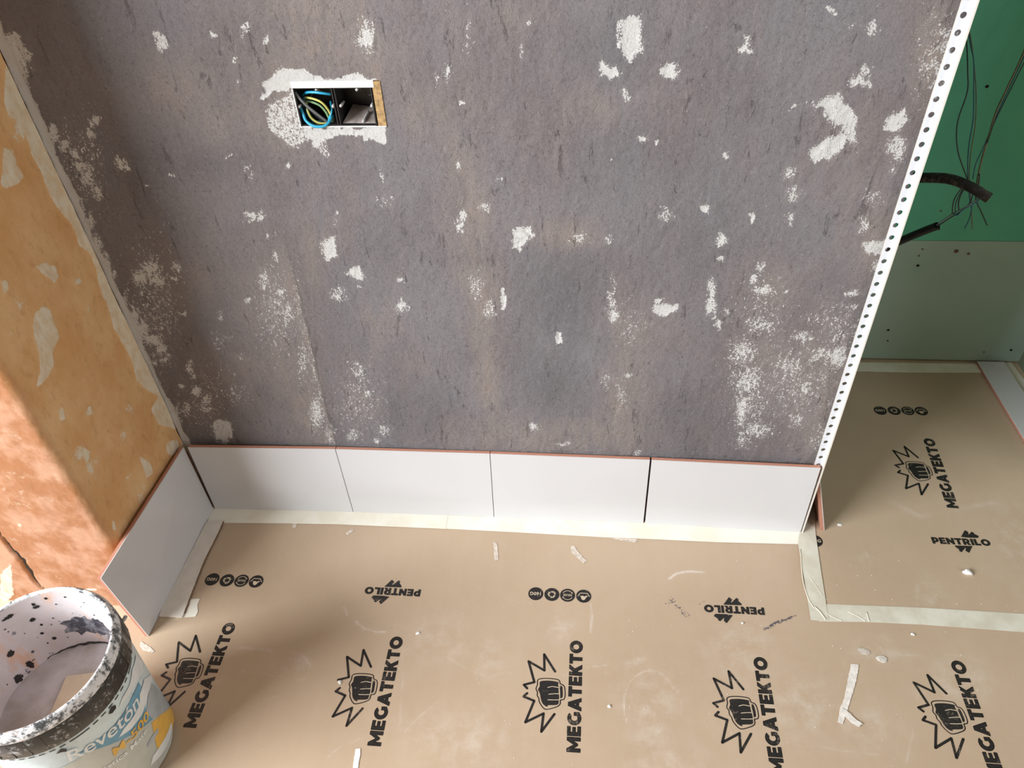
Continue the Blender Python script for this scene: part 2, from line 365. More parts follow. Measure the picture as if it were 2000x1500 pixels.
WHITE_BLOB = [(1550,745,110,95,.30),(1465,770,55,100,.36),(1815,140,50,110,.34),(1640,640,70,60,.30),(545,600,60,110,.30),(300,610,70,150,.32),(160,330,60,120,.30),(400,780,60,80,.30),(1490,600,60,70,.28),(700,780,60,80,.28),(1230,640,40,60,.26),(715,70,20,34,.66),(416,67,5,5,.9),(1222,183,8,13,.62),(1745,288,24,26,.55),(1735,332,12,14,.42),(1622,22,8,7,.75),(1695,58,10,20,.55),
 (1655,45,18,10,.42),(1830,85,28,50,.40),(1808,130,25,50,.42),(1880,12,12,20,.45),(1660,262,12,22,.6),(1255,271,16,6,.66),(1283,276,5,5,.6),(1418,302,7,7,.7),(1197,307,5,4,.7),
 (1540,335,16,15,.48),(1548,385,14,22,.5),(1545,425,12,14,.42),(1300,420,15,12,.5),(1296,405,6,4,.6),(1380,409,9,9,.85),(1470,423,5,8,.95),(1412,470,11,15,.75),(1405,508,9,6,.8),
 (1680,440,14,22,.5),(1700,385,24,20,.38),(1705,525,12,22,.48),(703,562,7,4,.7),(660,576,18,16,.52),(783,596,15,18,.58),(780,545,8,8,.5),(1288,585,8,4,.85),
 (1195,585,9,45,.5),(1198,615,14,18,.66),(1390,565,9,22,.62),(1386,595,14,22,.6),(1400,630,5,18,.6),(1420,610,12,18,.42),(1487,524,10,15,.55),(1470,545,12,10,.62),(1490,565,26,16,.55),(1535,572,6,3,.7),
 (1452,690,36,34,.48),(1460,745,34,40,.48),(1446,800,15,38,.60),(1478,838,42,22,.46),(1450,860,22,20,.40),(1490,635,40,22,.45),(1540,715,38,28,.44),(1572,755,22,26,.42),(1555,820,25,22,.40),
 (1565,660,24,12,.52),(1605,690,30,20,.48),(1635,698,20,26,.60),(1640,660,38,18,.36),(1660,574,18,8,.6),(1665,600,14,10,.45),(1600,620,40,14,.34),(1600,860,30,40,.33),
 (490,421,10,10,.72),(508,422,10,10,.7),(540,500,7,12,.6),(524,458,8,12,.5),(515,548,14,24,.48),(545,570,12,8,.62),(560,612,16,44,.44),(556,610,8,5,.7),(485,590,8,5,.7),(540,590,26,30,.38),
 (592,700,14,60,.38),(620,805,18,44,.50),(645,850,14,24,.42),(700,725,14,26,.46),(715,770,16,20,.40),(690,850,14,18,.42),(752,842,14,12,.48),(735,860,10,8,.5),
 (900,425,8,26,.58),(897,445,5,12,.66),(945,405,10,10,.45),(930,560,16,40,.36),(955,605,12,20,.5),(875,145,9,24,.52),(850,155,6,10,.5),(475,60,6,18,.55),(485,45,5,10,.6),(525,78,7,10,.66),(420,68,5,5,.7),
 (460,118,10,7,.5),(463,152,6,5,.7),(450,305,10,4,.66),(562,323,7,7,.66),(490,335,10,16,.42),(655,425,4,30,.36),(745,350,6,26,.40),(750,395,20,16,.36),(895,322,8,8,.5),(912,70,10,60,.36),(1018,100,6,14,.5),
 (1035,45,8,22,.4),(902,205,4,8,.7),(982,350,6,3,.7),(1240,885,14,8,.5),(1045,835,10,10,.5),(1225,735,10,8,.5),(1185,745,10,22,.36),(1215,770,20,40,.33),(1100,868,12,6,.5),(1130,466,24,14,.38),(1190,468,8,8,.5),
 (190,240,12,12,.75),(180,265,8,14,.55),(235,320,16,16,.6),(245,330,8,6,.8),(335,345,8,4,.8),(285,360,4,2,.8),
 (40,120,26,34,.5),(48,160,8,26,.6),(75,245,8,8,.6),(108,262,10,16,.66),(125,285,14,14,.66),(145,300,10,12,.7),(160,325,18,12,.66),(172,345,18,22,.6),(190,372,16,22,.5),(155,400,10,20,.6),
 (175,440,10,28,.66),(192,478,10,26,.66),(206,512,10,24,.7),(222,540,8,20,.6),(290,525,22,20,.66),(275,545,18,16,.72),(305,548,20,16,.66),(345,520,14,16,.5),(338,545,8,8,.6),(280,575,10,10,.5),
 (245,590,8,26,.5),(262,620,14,26,.7),(278,645,14,22,.72),(300,665,22,14,.72),(315,680,14,14,.6),(320,700,18,18,.45),(300,705,10,24,.45),(300,735,8,10,.5),(373,718,8,16,.7),(378,738,8,8,.66),(355,755,8,6,.8),(385,765,12,7,.85),
 (405,780,10,14,.6),(365,800,14,18,.5),(345,805,8,20,.55),(350,830,10,16,.45),(402,800,14,14,.48),(435,845,20,26,.6),(430,620,10,10,.4),(440,660,30,10,.34),(470,700,26,8,.34),(357,612,7,4,.85),(425,665,20,28,.32),(460,770,40,30,.3)]
BROWN_BLOB = [(640,100,100,60,.95),(720,120,30,60,.9),(600,20,120,30,.7),(540,190,90,90,.7),(330,180,90,60,.6),(430,240,60,40,.55),(830,220,50,50,.4),(900,330,30,80,.5),(920,450,36,110,.7),(945,600,34,90,.75),(955,760,26,120,.7),
 (1090,455,75,26,.7),(1130,465,40,18,.9),(1180,210,60,40,.5),(1230,640,60,60,.5),(1215,780,40,110,.7),(1160,850,120,30,.7),(1000,850,120,40,.6),(1500,560,70,60,.5),(1650,300,80,120,.4),(1810,130,40,120,.8),(1700,480,50,80,.6),
 (1600,800,60,120,.6),(1520,700,80,60,.45),(610,480,20,80,.55),(640,470,30,50,.6),(520,600,50,80,.6),(560,680,40,120,.7),(600,800,40,80,.8),(480,720,80,60,.45),(740,640,80,50,.5),(800,700,60,100,.35),(700,760,60,90,.45),(1010,30,90,30,.35),(360,560,60,60,.35)]
DARK_BLOB = [(1100,580,110,90,.7),(1000,690,60,100,.5),(820,800,80,60,.55),(1340,840,90,60,.7),(1480,840,60,40,.4),(1080,760,60,70,.6),(660,640,40,80,.4),(690,720,40,120,.4),(300,320,60,70,.5),(420,320,120,30,.45),(1260,330,150,90,.25),(1350,480,120,120,.3),(1200,100,140,60,.3),(780,770,40,90,.6),(1420,720,40,120,.3),(760,470,70,60,.3)]
WX = X+.014*(fbm(X*45, Z*45, 61)-.47)+.010*(fbm(X*160, Z*110, 63, 2)-.37); WZ = Z+.014*(fbm(X*45, Z*45, 71)-.47)+.014*(fbm(X*160, Z*110, 73, 2)-.37)
white = np.maximum(masks(WX, WZ, WP, [p for p in WHITE_POLY if p[0] >= 1], (), .006), masks(WX, WZ, WP, [(p[0]*.90, p[1]) for p in WHITE_POLY if p[0] < 1], WHITE_BLOB, .010))
brown = masks(X, Z, WP, (), BROWN_BLOB)
dark = masks(X, Z, WP, (), DARK_BLOB)
# beige filler that runs up the corner, ragged towards the grey
edge = np.interp(Z[0], [0, .2, .35, .5, .65, .8, .95, 1.1, 1.3], [.006, .004, .000, .004, -.001, .004, .006, .012, .01])
cfill = np.clip(.5+(edge[None, :]+.012*(fbm(X*40, Z*40, 31)-.5)-X)/.006, 0, 1); white = np.maximum(white, cfill)
# trowel ridge: the left pass stands proud of the right one along a leaning line
ra = [WP(*p) for p in ((545,430),(572,520),(600,640),(635,790),(657,872))]
rz_ = np.array([a[1] for a in ra])[::-1]; rx_ = np.array([a[0] for a in ra])[::-1]
lx = np.interp(Z, rz_, rx_); dxr = X-lx
ridge = np.where((Z > .2) & (Z < .72), np.clip(1+dxr/.10, 0, 1)*(dxr < 0), 0)*np.clip((.72-Z)/.15, 0, 1)
brown = np.maximum(brown, ridge*.75); white = np.maximum(white, ridge**3*.36)
dark = np.maximum(dark, np.where((Z < .72), np.clip(1-dxr/.035, 0, 1)*(dxr > 0), 0)*.55*np.clip((.72-Z)/.15, 0, 1))
# a long straight pass edge beside the box
sx = np.interp(Z, [.87, 1.2], [.5255, .512]); brown = np.maximum(brown, np.where((Z > .93) & (X < sx), np.clip(1-(sx-X)/.09, 0, 1), 0)*.9)
rel = .0030*(fbm(X*18, Z*12, 3)-.5)+.0022*(fbm(X*70, Z*38, 9)-.5)+.0016*(fbm(X*190, Z*120, 15, 3)-.5)
rel = rel+.0018*ridge-.0016*np.clip(white*1.6-.7, 0, 1)
inhole = (X > HX0-.03) & (X < HX1+.03) & (Z > HZ0-.03) & (Z < HZ1+.03)
rel = np.where(inhole, rel*.3, rel)
XX = X+np.clip((X-1.1)/.157, 0, 1)*np.interp(Z, [0, .2, .5, .75, 1.0, 2.6], [.0035, .0035, .0035, .0072, .012, .012])
V = np.stack([XX, WY-rel, Z], -1).reshape(-1, 3)
ia, ib = np.searchsorted(gx, [HX0-1e-6, HX1-1e-6]); ja, jb = np.searchsorted(gz, [HZ0-1e-6, HZ1-1e-6])
F = grid_faces(len(gx), len(gz), lambda a, b: ~((a >= ia) & (a < ib) & (b >= ja) & (b < jb)))[:, ::-1]
F = F[:, ::-1]
wb = mk_np('wall_back', V, F, M_PLASTER); tag(wb, 'rough grey plastered wall with white chipped patches', None, None, 'structure')
setattr_f(wb, 'white', white); setattr_f(wb, 'brown', brown); setattr_f(wb, 'dark', dark)
# body of the partition behind the skim and its return towards the green boards
core = mk('partition_core', *join(box(-.2, .385, .03, .06, 0, 2.6), box(.54, 1.248, .03, .06, 0, 2.6), box(.385, .54, .03, .06, 0, .85), box(.385, .54, .03, .06, .95, 2.6),
          box(1.20, 1.247, .012, .56, 0, 2.6)), M_PLASTER, wb)

# ---- orange wall: a short stub from the corner, a rounded outside edge, then the reveal facing the room
path = []
for k in range(90):
    s = k/89; path.append((-.012-.016*s, .006-.256*s))
for k in range(1, 13):
    a = math.pi/2*k/12; path.append((-.028-.016*(1-math.cos(a)), -.25-.014*math.sin(a)))
for k in range(1, 180):
    path.append((-.044-.0032*k, -.264-.00001*k))
path += [(-.75, -.266), (-1.6, -.27)]
path = np.array(path); nz = lines([(0, 1.16, 390), (1.16, 2.6, 20)])
PX, ZZ = np.meshgrid(path[:, 0], nz, indexing='ij'); PY, _ = np.meshgrid(path[:, 1], nz, indexing='ij')
nrmx = np.gradient(path[:, 1]); nrmy = -np.gradient(path[:, 0]); ln = np.hypot(nrmx, nrmy); nrmx, nrmy = -nrmx/ln, -nrmy/ln
L_POLY = [(.9, [(65,640),(70,610),(82,598),(100,605),(108,630),(118,658),(106,690),(110,715),(95,745),(80,757),(84,720),(78,690)]),
 (.85, [(68,520),(85,512),(105,520),(114,540),(105,555),(95,545),(85,538)]), (.85, [(0,285),(18,292),(28,320),(42,345),(30,362),(8,370),(0,360)]),
 (.85, [(4,548),(18,545),(22,565),(12,580)]), (.8, [(136,548),(150,542),(156,550),(145,558)]), (.7, [(165,602),(170,590),(174,608),(164,614)]),
 (.8, [(118,800),(128,795),(135,818),(124,823)]), (.8, [(168,805),(178,792),(188,810),(172,814)]), (.7, [(150,850),(160,870),(185,880),(180,900),(195,925),(178,925),(172,900),(158,885)]),
 (.75, [(275,905),(250,930),(232,965)]), (.72, [(270,890),(290,900),(300,925),(285,935)]), (.7, [(20,650),(30,645),(32,655),(24,658)]), (.8, [(318,862),(340,858),(345,880),(330,892),(320,885)]),
 (.75, [(225,1010),(232,1020),(236,1040),(228,1035)])]
# the wide beige filler strip along the corner
strip = [(0,75),(45,170),(100,300),(165,430),(235,560),(290,700),(345,850),(370,880),(352,885),(340,840),(305,830),(290,800),(300,775),(285,765),(262,745),(255,715),(238,680),(215,640),(205,600),(190,570),(180,530),(170,500),(148,480),(132,440),(110,415),(88,380),(70,330),(52,300),(40,260),(28,235),(10,230),(0,200)]
wl = masks(PY, ZZ, LP, [(.95, strip)]+L_POLY, [(30,250,20,40,.55),(170,430,12,30,.7),(200,520,10,40,.7),(145,660,8,30,.4),(40,590,20,30,.35),(160,885,20,30,.5),(190,910,20,30,.45),(250,800,20,20,.4),(280,960,14,30,.45),(240,850,20,20,.4)], .007)
onstub = (np.arange(len(path)) < 92)[:, None]; wl = np.where(onstub, wl, 0)
rev = np.clip((np.arange(len(path))-88)/12, 0, 1)[:, None]*np.ones_like(ZZ)
zz_rev = masks(PX, ZZ, lambda a, b: np.array([on(a, b, 1, -.264)[0], on(a, b, 1, -.264)[2]]), [(.8, [(0,1120),(22,1100),(28,1160),(10,1180),(0,1185)]), (.7, [(165,1150),(190,1148),(192,1153),(170,1155)]), (.6, [(60,1080),(80,1075),(78,1082)]), (.6, [(30,1010),(45,1025),(46,1040),(36,1030)])],
  [(20,980,30,40,.35),(215,1000,14,30,.6),(200,1010,10,20,.5),(60,740,20,20,.3),(130,900,12,24,.4),(150,930,10,20,.4)], .006)
wl = np.maximum(wl, np.where(onstub, 0, zz_rev))
CR = [on(*p, 1, -.264) for p in ((-40,990),(0,1045),(20,1070),(40,1092),(60,1122),(72,1140),(95,1160))]
cz = np.array([c[2] for c in CR])[::-1]; cx = np.array([c[0] for c in CR])[::-1]
cl = np.interp(ZZ, cz, cx)+.006*(fbm(ZZ*30, ZZ*0, 77)-.5)
cwid = np.interp(ZZ, cz, np.array([.003,.004,.005,.008,.006,.004,.002])[::-1])*(.5+1.0*fbm(ZZ*90, ZZ*0, 55))
crk = np.clip(1.2-np.abs(PX-cl)/cwid, 0, 1)*(~onstub)*(ZZ < .40)
rel = .004*(fbm(PY*14+PX*14, ZZ*9, 41)-.5)+.0016*(fbm(PY*80+PX*80, ZZ*60, 43, 3)-.5)+.001*np.clip(wl, 0, 1)-.008*crk
V = np.stack([PX+nrmx[:, None]*rel, PY+nrmy[:, None]*rel, ZZ], -1).reshape(-1, 3)
wlo = mk_np('wall_left', V, grid_faces(len(path), len(nz))[:, ::-1], M_ORANGE); tag(wlo, 'orange painted plaster wall with beige filler patches', None, None, 'structure')
setattr_f(wlo, 'white', wl); setattr_f(wlo, 'reveal', rev); setattr_f(wlo, 'crack', crk)

# ---- alcove on the right: green moisture board
GY = .552
wa = mk('wall_alcove', *box(1.20, 2.3, GY+.012, GY+.05, 0, 2.6), M_GREENS); tag(wa, 'green plasterboard wall at the back of the alcove', None, None, 'structure')
jz = on(1900, 471, 1, GY)[2]
up = mk('plasterboard_panel', *box(1.24, 1.905, GY, GY+.0125, jz+.001, 2.6), M_GREEN, wa); up['label'] = 'bright green upper plasterboard'
lo = mk('plasterboard_panel', *box(1.24, 1.905, GY+.0008, GY+.0125, .006, jz-.0005), M_GREEND, wa); lo['label'] = 'dusty grey-green lower plasterboard'
def disc(name, px, py, r, m, par):
    c = on(px, py, 1, GY-.0006); n = 10
    v = [(c[0]+r*math.cos(2*math.pi*k/n), GY-.0008, c[2]+r*.9*math.sin(2*math.pi*k/n)) for k in range(n)]
    v += [(p[0], GY+.002, p[2]) for p in v]
    return mk(name, v, [tuple(range(n-1, -1, -1))]+[(k, (k+1) % n, n+(k+1) % n, n+k) for k in range(n)], m, par)
disc('screw_hole', 1928, 169, .0035, M_HOLE, up)
for px, py, r, m in ((1793,519,.0032,M_HOLE),(1868,491,.005,M_RUST),(1892,496,.003,M_RUST),(1795,500,.002,M_RUST),(1735,645,.003,M_HOLE),(1734,666,.0018,M_HOLE),(1802,487,.002,M_RUST),(1975,684,.003,M_HOLE),(1922,688,.0015,M_HOLE)):
    disc('screw_hole', px, py, r, m, lo)
disc('screw_hole', 1838, 412, .0022, M_RUST, up)
wr = mk('wall_right', *box(1.900, 1.94, .02, GY+.012, 0, 2.6), M_GREENS)
wr.data.materials.clear(); wr.data.materials.append(M_GREENS); tag(wr, 'dull green side wall of the alcove', None, None, 'structure')

# ================================================================== PAPER ON THE FLOOR
def paper(name, xs, ys, keep, z, scuffs, dirts):
    X_, Y_ = np.meshgrid(xs, ys, indexing='ij'); cx_ = (xs[:-1]+xs[1:])/2; cy_ = (ys[:-1]+ys[1:])/2
    F = grid_faces(len(xs), len(ys), lambda a, b: keep(cx_[a], cy_[b]))
    used = np.unique(F); rm = np.full(X_.size, -1); rm[used] = np.arange(len(used)); F = rm[F]
    co = np.stack([X_.ravel(), Y_.ravel(), np.full(X_.size, z)], 1)[used]
    o = mk_np(name, co, F, M_PAPER)
    Xs, Ys = co[:, 0], co[:, 1]
    sc_ = np.zeros(len(Xs))
    for kind, d, wd, pp in scuffs:
        if kind == 'blob':
            sc_ = np.maximum(sc_, masks(Xs, Ys, F2, (), [(*pp, d)]))
        else:
            Q = np.array([F2(*p) for p in pp])
            for a, b in zip(Q[:-1], Q[1:]):
                e = b-a; t_ = np.clip(((Xs-a[0])*e[0]+(Ys-a[1])*e[1])/(e@e), 0, 1)
                dd = np.hypot(Xs-a[0]-e[0]*t_, Ys-a[1]-e[1]*t_); sc_ = np.maximum(sc_, d*np.clip(1.5-dd/wd, 0, 1))
    setattr_f(o, 'scuff', sc_); dm = np.zeros(len(Xs))
    for d, wd, pp in dirts:
        Q = np.array([F2(*p) for p in pp])
        for a, b in zip(Q[:-1], Q[1:]):
            e = b-a; t_ = np.clip(((Xs-a[0])*e[0]+(Ys-a[1])*e[1])/(e@e), 0, 1)
            dd = np.hypot(Xs-a[0]-e[0]*t_, Ys-a[1]-e[1]*t_); dm = np.maximum(dm, d*np.clip(1.4-dd/wd, 0, 1))
    setattr_f(o, 'dirt', dm); return o
def ring(cx, cy, rx, ry, a0=0, a1=360, n=26):
    return [(cx+rx*math.cos(math.radians(a0+(a1-a0)*k/n)), cy+ry*math.sin(math.radians(a0+(a1-a0)*k/n))) for k in range(n+1)]
SC = [('line', .7, .002, ring(1270,1378,52,68,150,330)), ('line', .55, .0015, ring(1275,1380,55,62,330,420)), ('blob', .45, 0, (1270,1375,50,55)), ('blob', .5, 0, (1280,1440,38,30)),
 ('line', .9, .003, [(1308,1130),(1322,1120),(1345,1116),(1375,1118)]), ('line', .8, .002, [(672,1185),(678,1202)]), ('line', .8, .002, [(695,1215),(712,1228),(735,1235),(752,1235)]),
 ('line', .7, .002, [(1153,1180),(1156,1205),(1153,1235)]), ('blob', .5, 0, (1090,1225,30,22)), ('line', .5, .006, [(1180,1320),(1220,1300),(1260,1285)]),
 ('blob', .42, 0, (570,1300,35,22)), ('line', .6, .003, [(470,1265),(530,1270),(590,1278),(606,1300),(595,1325),(575,1330)]), ('line', .5, .002, [(490,1312),(540,1322),(575,1328)]),
 ('blob', .35, 0, (860,1250,60,40)), ('line', .6, .002, [(860,1275),(890,1295),(930,1315),(960,1322),(1000,1312)]), ('blob', .34, 0, (960,1285,40,35)),
 ('blob', .4, 0, (1450,1270,60,50)), ('blob', .45, 0, (1560,1380,60,60)), ('blob', .42, 0, (1690,1420,50,40)), ('blob', .38, 0, (1720,1270,50,25)), ('blob', .42, 0, (1300,1490,70,30)), ('blob', .4, 0, (1870,1330,60,50)),
 ('blob', .38, 0, (900,1440,100,50)), ('line', .45, .0015, [(790,1430),(820,1400),(855,1370)]), ('line', .45, .0015, [(640,1480),(660,1462),(700,1445)]), ('line', .4, .0015, [(785,1250),(786,1330),(780,1430)]),
 ('line', .4, .0012, [(1620,1400),(1640,1330),(1650,1290)]), ('line', .4, .0015, [(1500,1450),(1600,1460),(1750,1480)]), ('line', .5, .0012, [(1185,1300),(1150,1303),(1100,1320)]), ('line', .35, .0015, [(1640,1275),(1790,1280),(1900,1282)]),
 ('line', .4, .0015, [(1795,1300),(1790,1400),(1770,1490)]), ('line', .45, .002, [(410,1335),(450,1322),(475,1310)]), ('line', .4, .0012, [(400,1440),(470,1390),(540,1360)])]
DT = [(.85, .0030, [(1500,1226),(1515,1216),(1533,1211)]), (.6, .004, [(1492,1230),(1520,1217),(1552,1203)]), (.52, .008, [(1310,1172),(1325,1188),(1342,1202)]), (.45, .004, [(1300,1180),(1315,1176)]), (.55, .002, [(1480,1268),(1488,1266)]), (.45, .004, [(1366,1180),(1374,1178)])]
sheet = paper('paper_sheet', lines([(-.75, .038, 120), (.038, 1.264, 410), (1.264, 1.62, 118), (1.62, 2.25, 30)]), lines([(-1.7, -.62, 20), (-.62, -.291, 110), (-.291, -.205, 28), (-.205, -.03, 58)]),
    lambda x, y: np.where(x < .038, y < -.291, np.where(x < 1.264, True, y < -.205)), .0006, SC, DT)
tag(sheet, 'large tan printed kraft paper sheet covering the floor below the wall tiles', 'paper sheet', 'floor protection paper')
SC2 = [('blob', .4, 0, (1690,1090,18,14)), ('blob', .35, 0, (1820,1160,30,30)), ('line', .5, .002, [(1790,1215),(1790,1140),(1850,1142)]), ('blob', .35, 0, (1980,1050,40,80)), ('line', .3, .006, [(1700,960),(1800,1010),(1950,980)])]
sheet2 = paper('paper_sheet', lines([(1.262, 1.878, 154), (1.878, 2.25, 30)]), lines([(-.212, .02, 58), (.02, .535, 120)]), lambda x, y: (x < 1.878) | (y < .02), .0012, SC2, [])
tag(sheet2, 'tan printed kraft paper sheet laid in the alcove before the green wall', 'paper sheet', 'floor protection paper')

# ---- print: heavy capitals drawn as polygons on a 1-unit cap height
def arc(cx, cy, rx, ry, a0, a1, n=18):
    return [(cx+rx*math.cos(math.radians(a0+(a1-a0)*k/n)), cy+ry*math.sin(math.radians(a0+(a1-a0)*k/n))) for k in range(n+1)]
s_ = .25
GL = {
 'I': (.27, [[(0,0),(.27,0),(.27,1),(0,1)]]),
 'L': (.66, [[(0,0),(.66,0),(.66,.23),(.27,.23),(.27,1),(0,1)]]),
 'T': (.80, [[(.265,0),(.535,0),(.535,.77),(.80,.77),(.80,1),(0,1),(0,.77),(.265,.77)]]),
 'E': (.70, [[(0,0),(.70,0),(.70,.215),(.27,.215),(.27,.395),(.64,.395),(.64,.60),(.27,.60),(.27,.785),(.69,.785),(.69,1),(0,1)]]),
 'M': (1.06, [[(0,0),(.25,0),(.25,.56),(.47,.20),(.59,.20),(.81,.57),(.81,0),(1.06,0),(1.06,1),(.84,1),(.53,.47),(.22,1),(0,1)]]),
 'N': (.88, [[(0,0),(.26,0),(.26,.52),(.66,0),(.88,0),(.88,1),(.62,1),(.62,.48),(.22,1),(0,1)]]),
 'A': (1.0, [[(0,0),(.27,0),(.345,.185),(.655,.185),(.73,0),(1.0,0),(.635,1),(.365,1)], [(.415,.385),(.585,.385),(.5,.62)]]),
 'K': (.88, [[(0,0),(.27,0),(.27,.28),(.36,.38),(.57,0),(.88,0),(.54,.57),(.87,1),(.56,1),(.27,.62),(.27,1),(0,1)]]),
 'O': (1.06, [arc(.53,.5,.53,.515,0,360,32)[:-1], arc(.53,.5,.26,.275,0,360,26)[:-1]]),
 'G': (.98, [arc(.52,.5,.52,.515,48,312,26)+[(.97,.14),(.97,.52),(.72,.52),(.72,.26)]+arc(.53,.5,.25,.275,300,60,18)]),
 'P': (.78, [[(0,0),(.27,0),(.27,.25)]+arc(.42,.625,.36,.375,-90,90,16)+[(0,1)], [(.27,.46)]+arc(.40,.62,.11,.16,-90,90,10)+[(.27,.78)]]),
 'R': (.84, [[(0,0),(.27,0),(.27,.27),(.38,.27),(.53,0),(.84,0),(.635,.32)]+arc(.42,.645,.37,.355,-50,90,16)+[(0,1)], [(.27,.48)]+arc(.40,.635,.12,.155,-90,90,10)+[(.27,.79)]]),
}
def fill2d(loops):                            # triangulate even-odd loops via a filled 2D curve
    cu = bpy.data.curves.new('tmp', 'CURVE'); cu.dimensions = '2D'; cu.fill_mode = 'FRONT'
    for L in loops:
        sp = cu.splines.new('POLY'); sp.points.add(len(L)-1); sp.use_cyclic_u = True
        for i, p in enumerate(L): sp.points[i].co = (p[0], p[1], 0, 1)
    o = bpy.data.objects.new('tmp', cu); me = bpy.data.meshes.new_from_object(o)
    V = [(v.co.x, v.co.y) for v in me.vertices]; F = [tuple(p.vertices) for p in me.polygons]
    bpy.data.objects.remove(o); bpy.data.curves.remove(cu); bpy.data.meshes.remove(me); return V, F
def font2d(txt, size, offset=0.0, space=1.0):
    cu = bpy.data.curves.new('tmp', 'FONT'); cu.body = txt; cu.size = size; cu.offset = offset; cu.space_character = space; cu.align_x = 'CENTER'; cu.resolution_u = 4
    o = bpy.data.objects.new('tmp', cu); me = bpy.data.meshes.new_from_object(o)
    V = [(v.co.x, v.co.y) for v in me.vertices]; F = [tuple(p.vertices) for p in me.polygons]
    bpy.data.objects.remove(o); bpy.data.curves.remove(cu); bpy.data.meshes.remove(me); return V, F
def j2(*parts): return join(*parts)
def tr(vf, sx=1, sy=None, dx=0, dy=0, rot=0):
    sy = sx if sy is None else sy; c, s = math.cos(rot), math.sin(rot)
    return [(c*x*sx-s*y*sy+dx, s*x*sx+c*y*sy+dy) for x, y in vf[0]], vf[1]
def stroke(P, wd, nj=10):                            # thick polyline, round joints
    P = [np.array(p, float) for p in P]; parts = []
    for a, b in zip(P[:-1], P[1:]):
        if np.linalg.norm(b-a) < 1e-9: continue
        e = (b-a)/np.linalg.norm(b-a); n = np.array([-e[1], e[0]])*wd/2
        parts.append(([tuple(a+n), tuple(a-n), tuple(b-n), tuple(b+n)], [(0, 1, 2, 3)]))
    for p in P: parts.append(([(p[0]+wd/2*math.cos(2*math.pi*k/nj), p[1]+wd/2*math.sin(2*math.pi*k/nj)) for k in range(nj)], [tuple(range(nj))]))
    return j2(*parts)
def word(txt, gap=.09, sx=1, sy=1, fat=0):
    parts = []; x = 0
    for ch in txt:
        wd, loops = GL[ch]; Ls = [[((p[0]+x)*sx, p[1]*sy) for p in L] for L in loops]; parts.append(fill2d(Ls)); x += wd+gap
        if fat:
            for L in Ls: parts.append(stroke(L+[L[0]], fat, 5))
    return j2(*parts), (x-gap)*sx
def flat_mesh(name, vf, m, z):
    me = bpy.data.meshes.new(name); me.from_pydata([(x, y, z) for x, y in vf[0]], [], vf[1]); me.materials.append(m)
    for p in me.polygons: p.use_smooth = False
    me.update(); bm = bmesh.new(); bm.from_mesh(me)
    for f in bm.faces:
        if f.normal.z < 0: f.normal_flip()
    bm.to_mesh(me); bm.free(); return me
# big logo: traced on the print whose word runs straight away from the viewer, in metres about the last letter's foot
A0 = F2(1137, 1253)
def lg(X, Y):                                 # enlarged view of that print -> sheet metres
    return tuple(F2(1010+X/6.25, 1240+Y/6.25)-A0)
_, wl_ = word('MEGATEKTO', .115)
TL = .2031; k_ = TL/wl_
wv, _ = word('MEGATEKTO', .115, k_, .0222, .0014)
WORD = tr(wv, 1, 1, 0, 0, math.pi/2); WORD = ([(x+.0005, y-TL) for x, y in WORD[0]], WORD[1])
ZIG1 = [(463,450),(330,240),(333,438),(140,325),(210,580),(82,612),(122,655)]
ZIG2 = [(122,715),(78,755),(208,808),(100,1070),(322,962),(295,1185),(455,970)]
OUTL = [(250,560),(290,537),(400,535),(505,553),(527,600),(560,615),(580,650),(585,740),(570,790),(530,800),(525,845),(485,880),(365,912),(315,890),(270,820),(265,780),(245,740),(248,700),(230,660),(248,610)]
FIST = [(275,585),(300,565),(400,562),(495,578),(505,600),(505,700),(512,760),(508,830),(480,858),(375,862),(372,882),(330,862),(300,820),(285,760),(275,710),(255,670),(275,630)]
def smoothloop(P, n=4):
    P = [np.array(p, float) for p in P]; out = []; N = len(P)
    for i in range(N):
        a, b, c, d = P[i-1], P[i], P[(i+1) % N], P[(i+2) % N]
        for k in range(n):
            t_ = k/n; out.append(tuple(.5*((2*b)+(c-a)*t_+(2*a-5*b+4*c-d)*t_*t_+(3*b-a-3*c+d)*t_**3)))
    return out
BURST = j2(stroke([lg(*p) for p in ZIG1], .0043), stroke([lg(*p) for p in ZIG2], .0043))
ol = [lg(*p) for p in smoothloop(OUTL)]
FISTM = j2(stroke(ol+[ol[0]], .0017), fill2d([[lg(*p) for p in smoothloop(FIST, 3)]]), fill2d([[lg(*p) for p in smoothloop([(528,628),(548,632),(556,680),(556,750),(545,772),(528,772),(522,700)], 3)]]))
FL1 = j2(*[stroke([lg(*p) for p in smoothloop_open] , .0013) for smoothloop_open in ([(375,645),(430,632),(515,648)], [(385,728),(450,722),(515,722)], [(375,795),(450,797),(515,795)], [(505,600),(512,640),(520,700),(520,760),(512,830)])])
me_word = flat_mesh('printed_wordmark', WORD, M_INK, 0); me_burst = flat_mesh('burst_lines', BURST, M_INK, 0)
me_fist = flat_mesh('fist_emblem', FISTM, M_INK, 0); me_fl = flat_mesh('finger_lines', FL1, M_INKBACK, .00012)
def put(me, name, par, loc, rot=0, scale=1):
    o = bpy.data.objects.new(name, me); col.objects.link(o); o.parent = par; o.location = loc; o.rotation_euler = (0, 0, rot); o.scale = (scale, scale, 1); return o
def logo(par, px, py, z, rot=0):
    x, y = F2(px, py)
    for me, n in ((me_word, 'printed_wordmark'), (me_burst, 'burst_lines')): put(me, n, par, (x, y, z), rot)
    f = put(me_fist, 'fist_emblem', par, (x, y, z), rot); put(me_fl, 'finger_lines', f, (0, 0, 0))
Z1, Z2 = .0006+.0003, .0012+.0003
for p in ((461,1218),(787,1245),(1137,1253),(1495,1285),(1880,1292)): logo(sheet, *p, Z1)
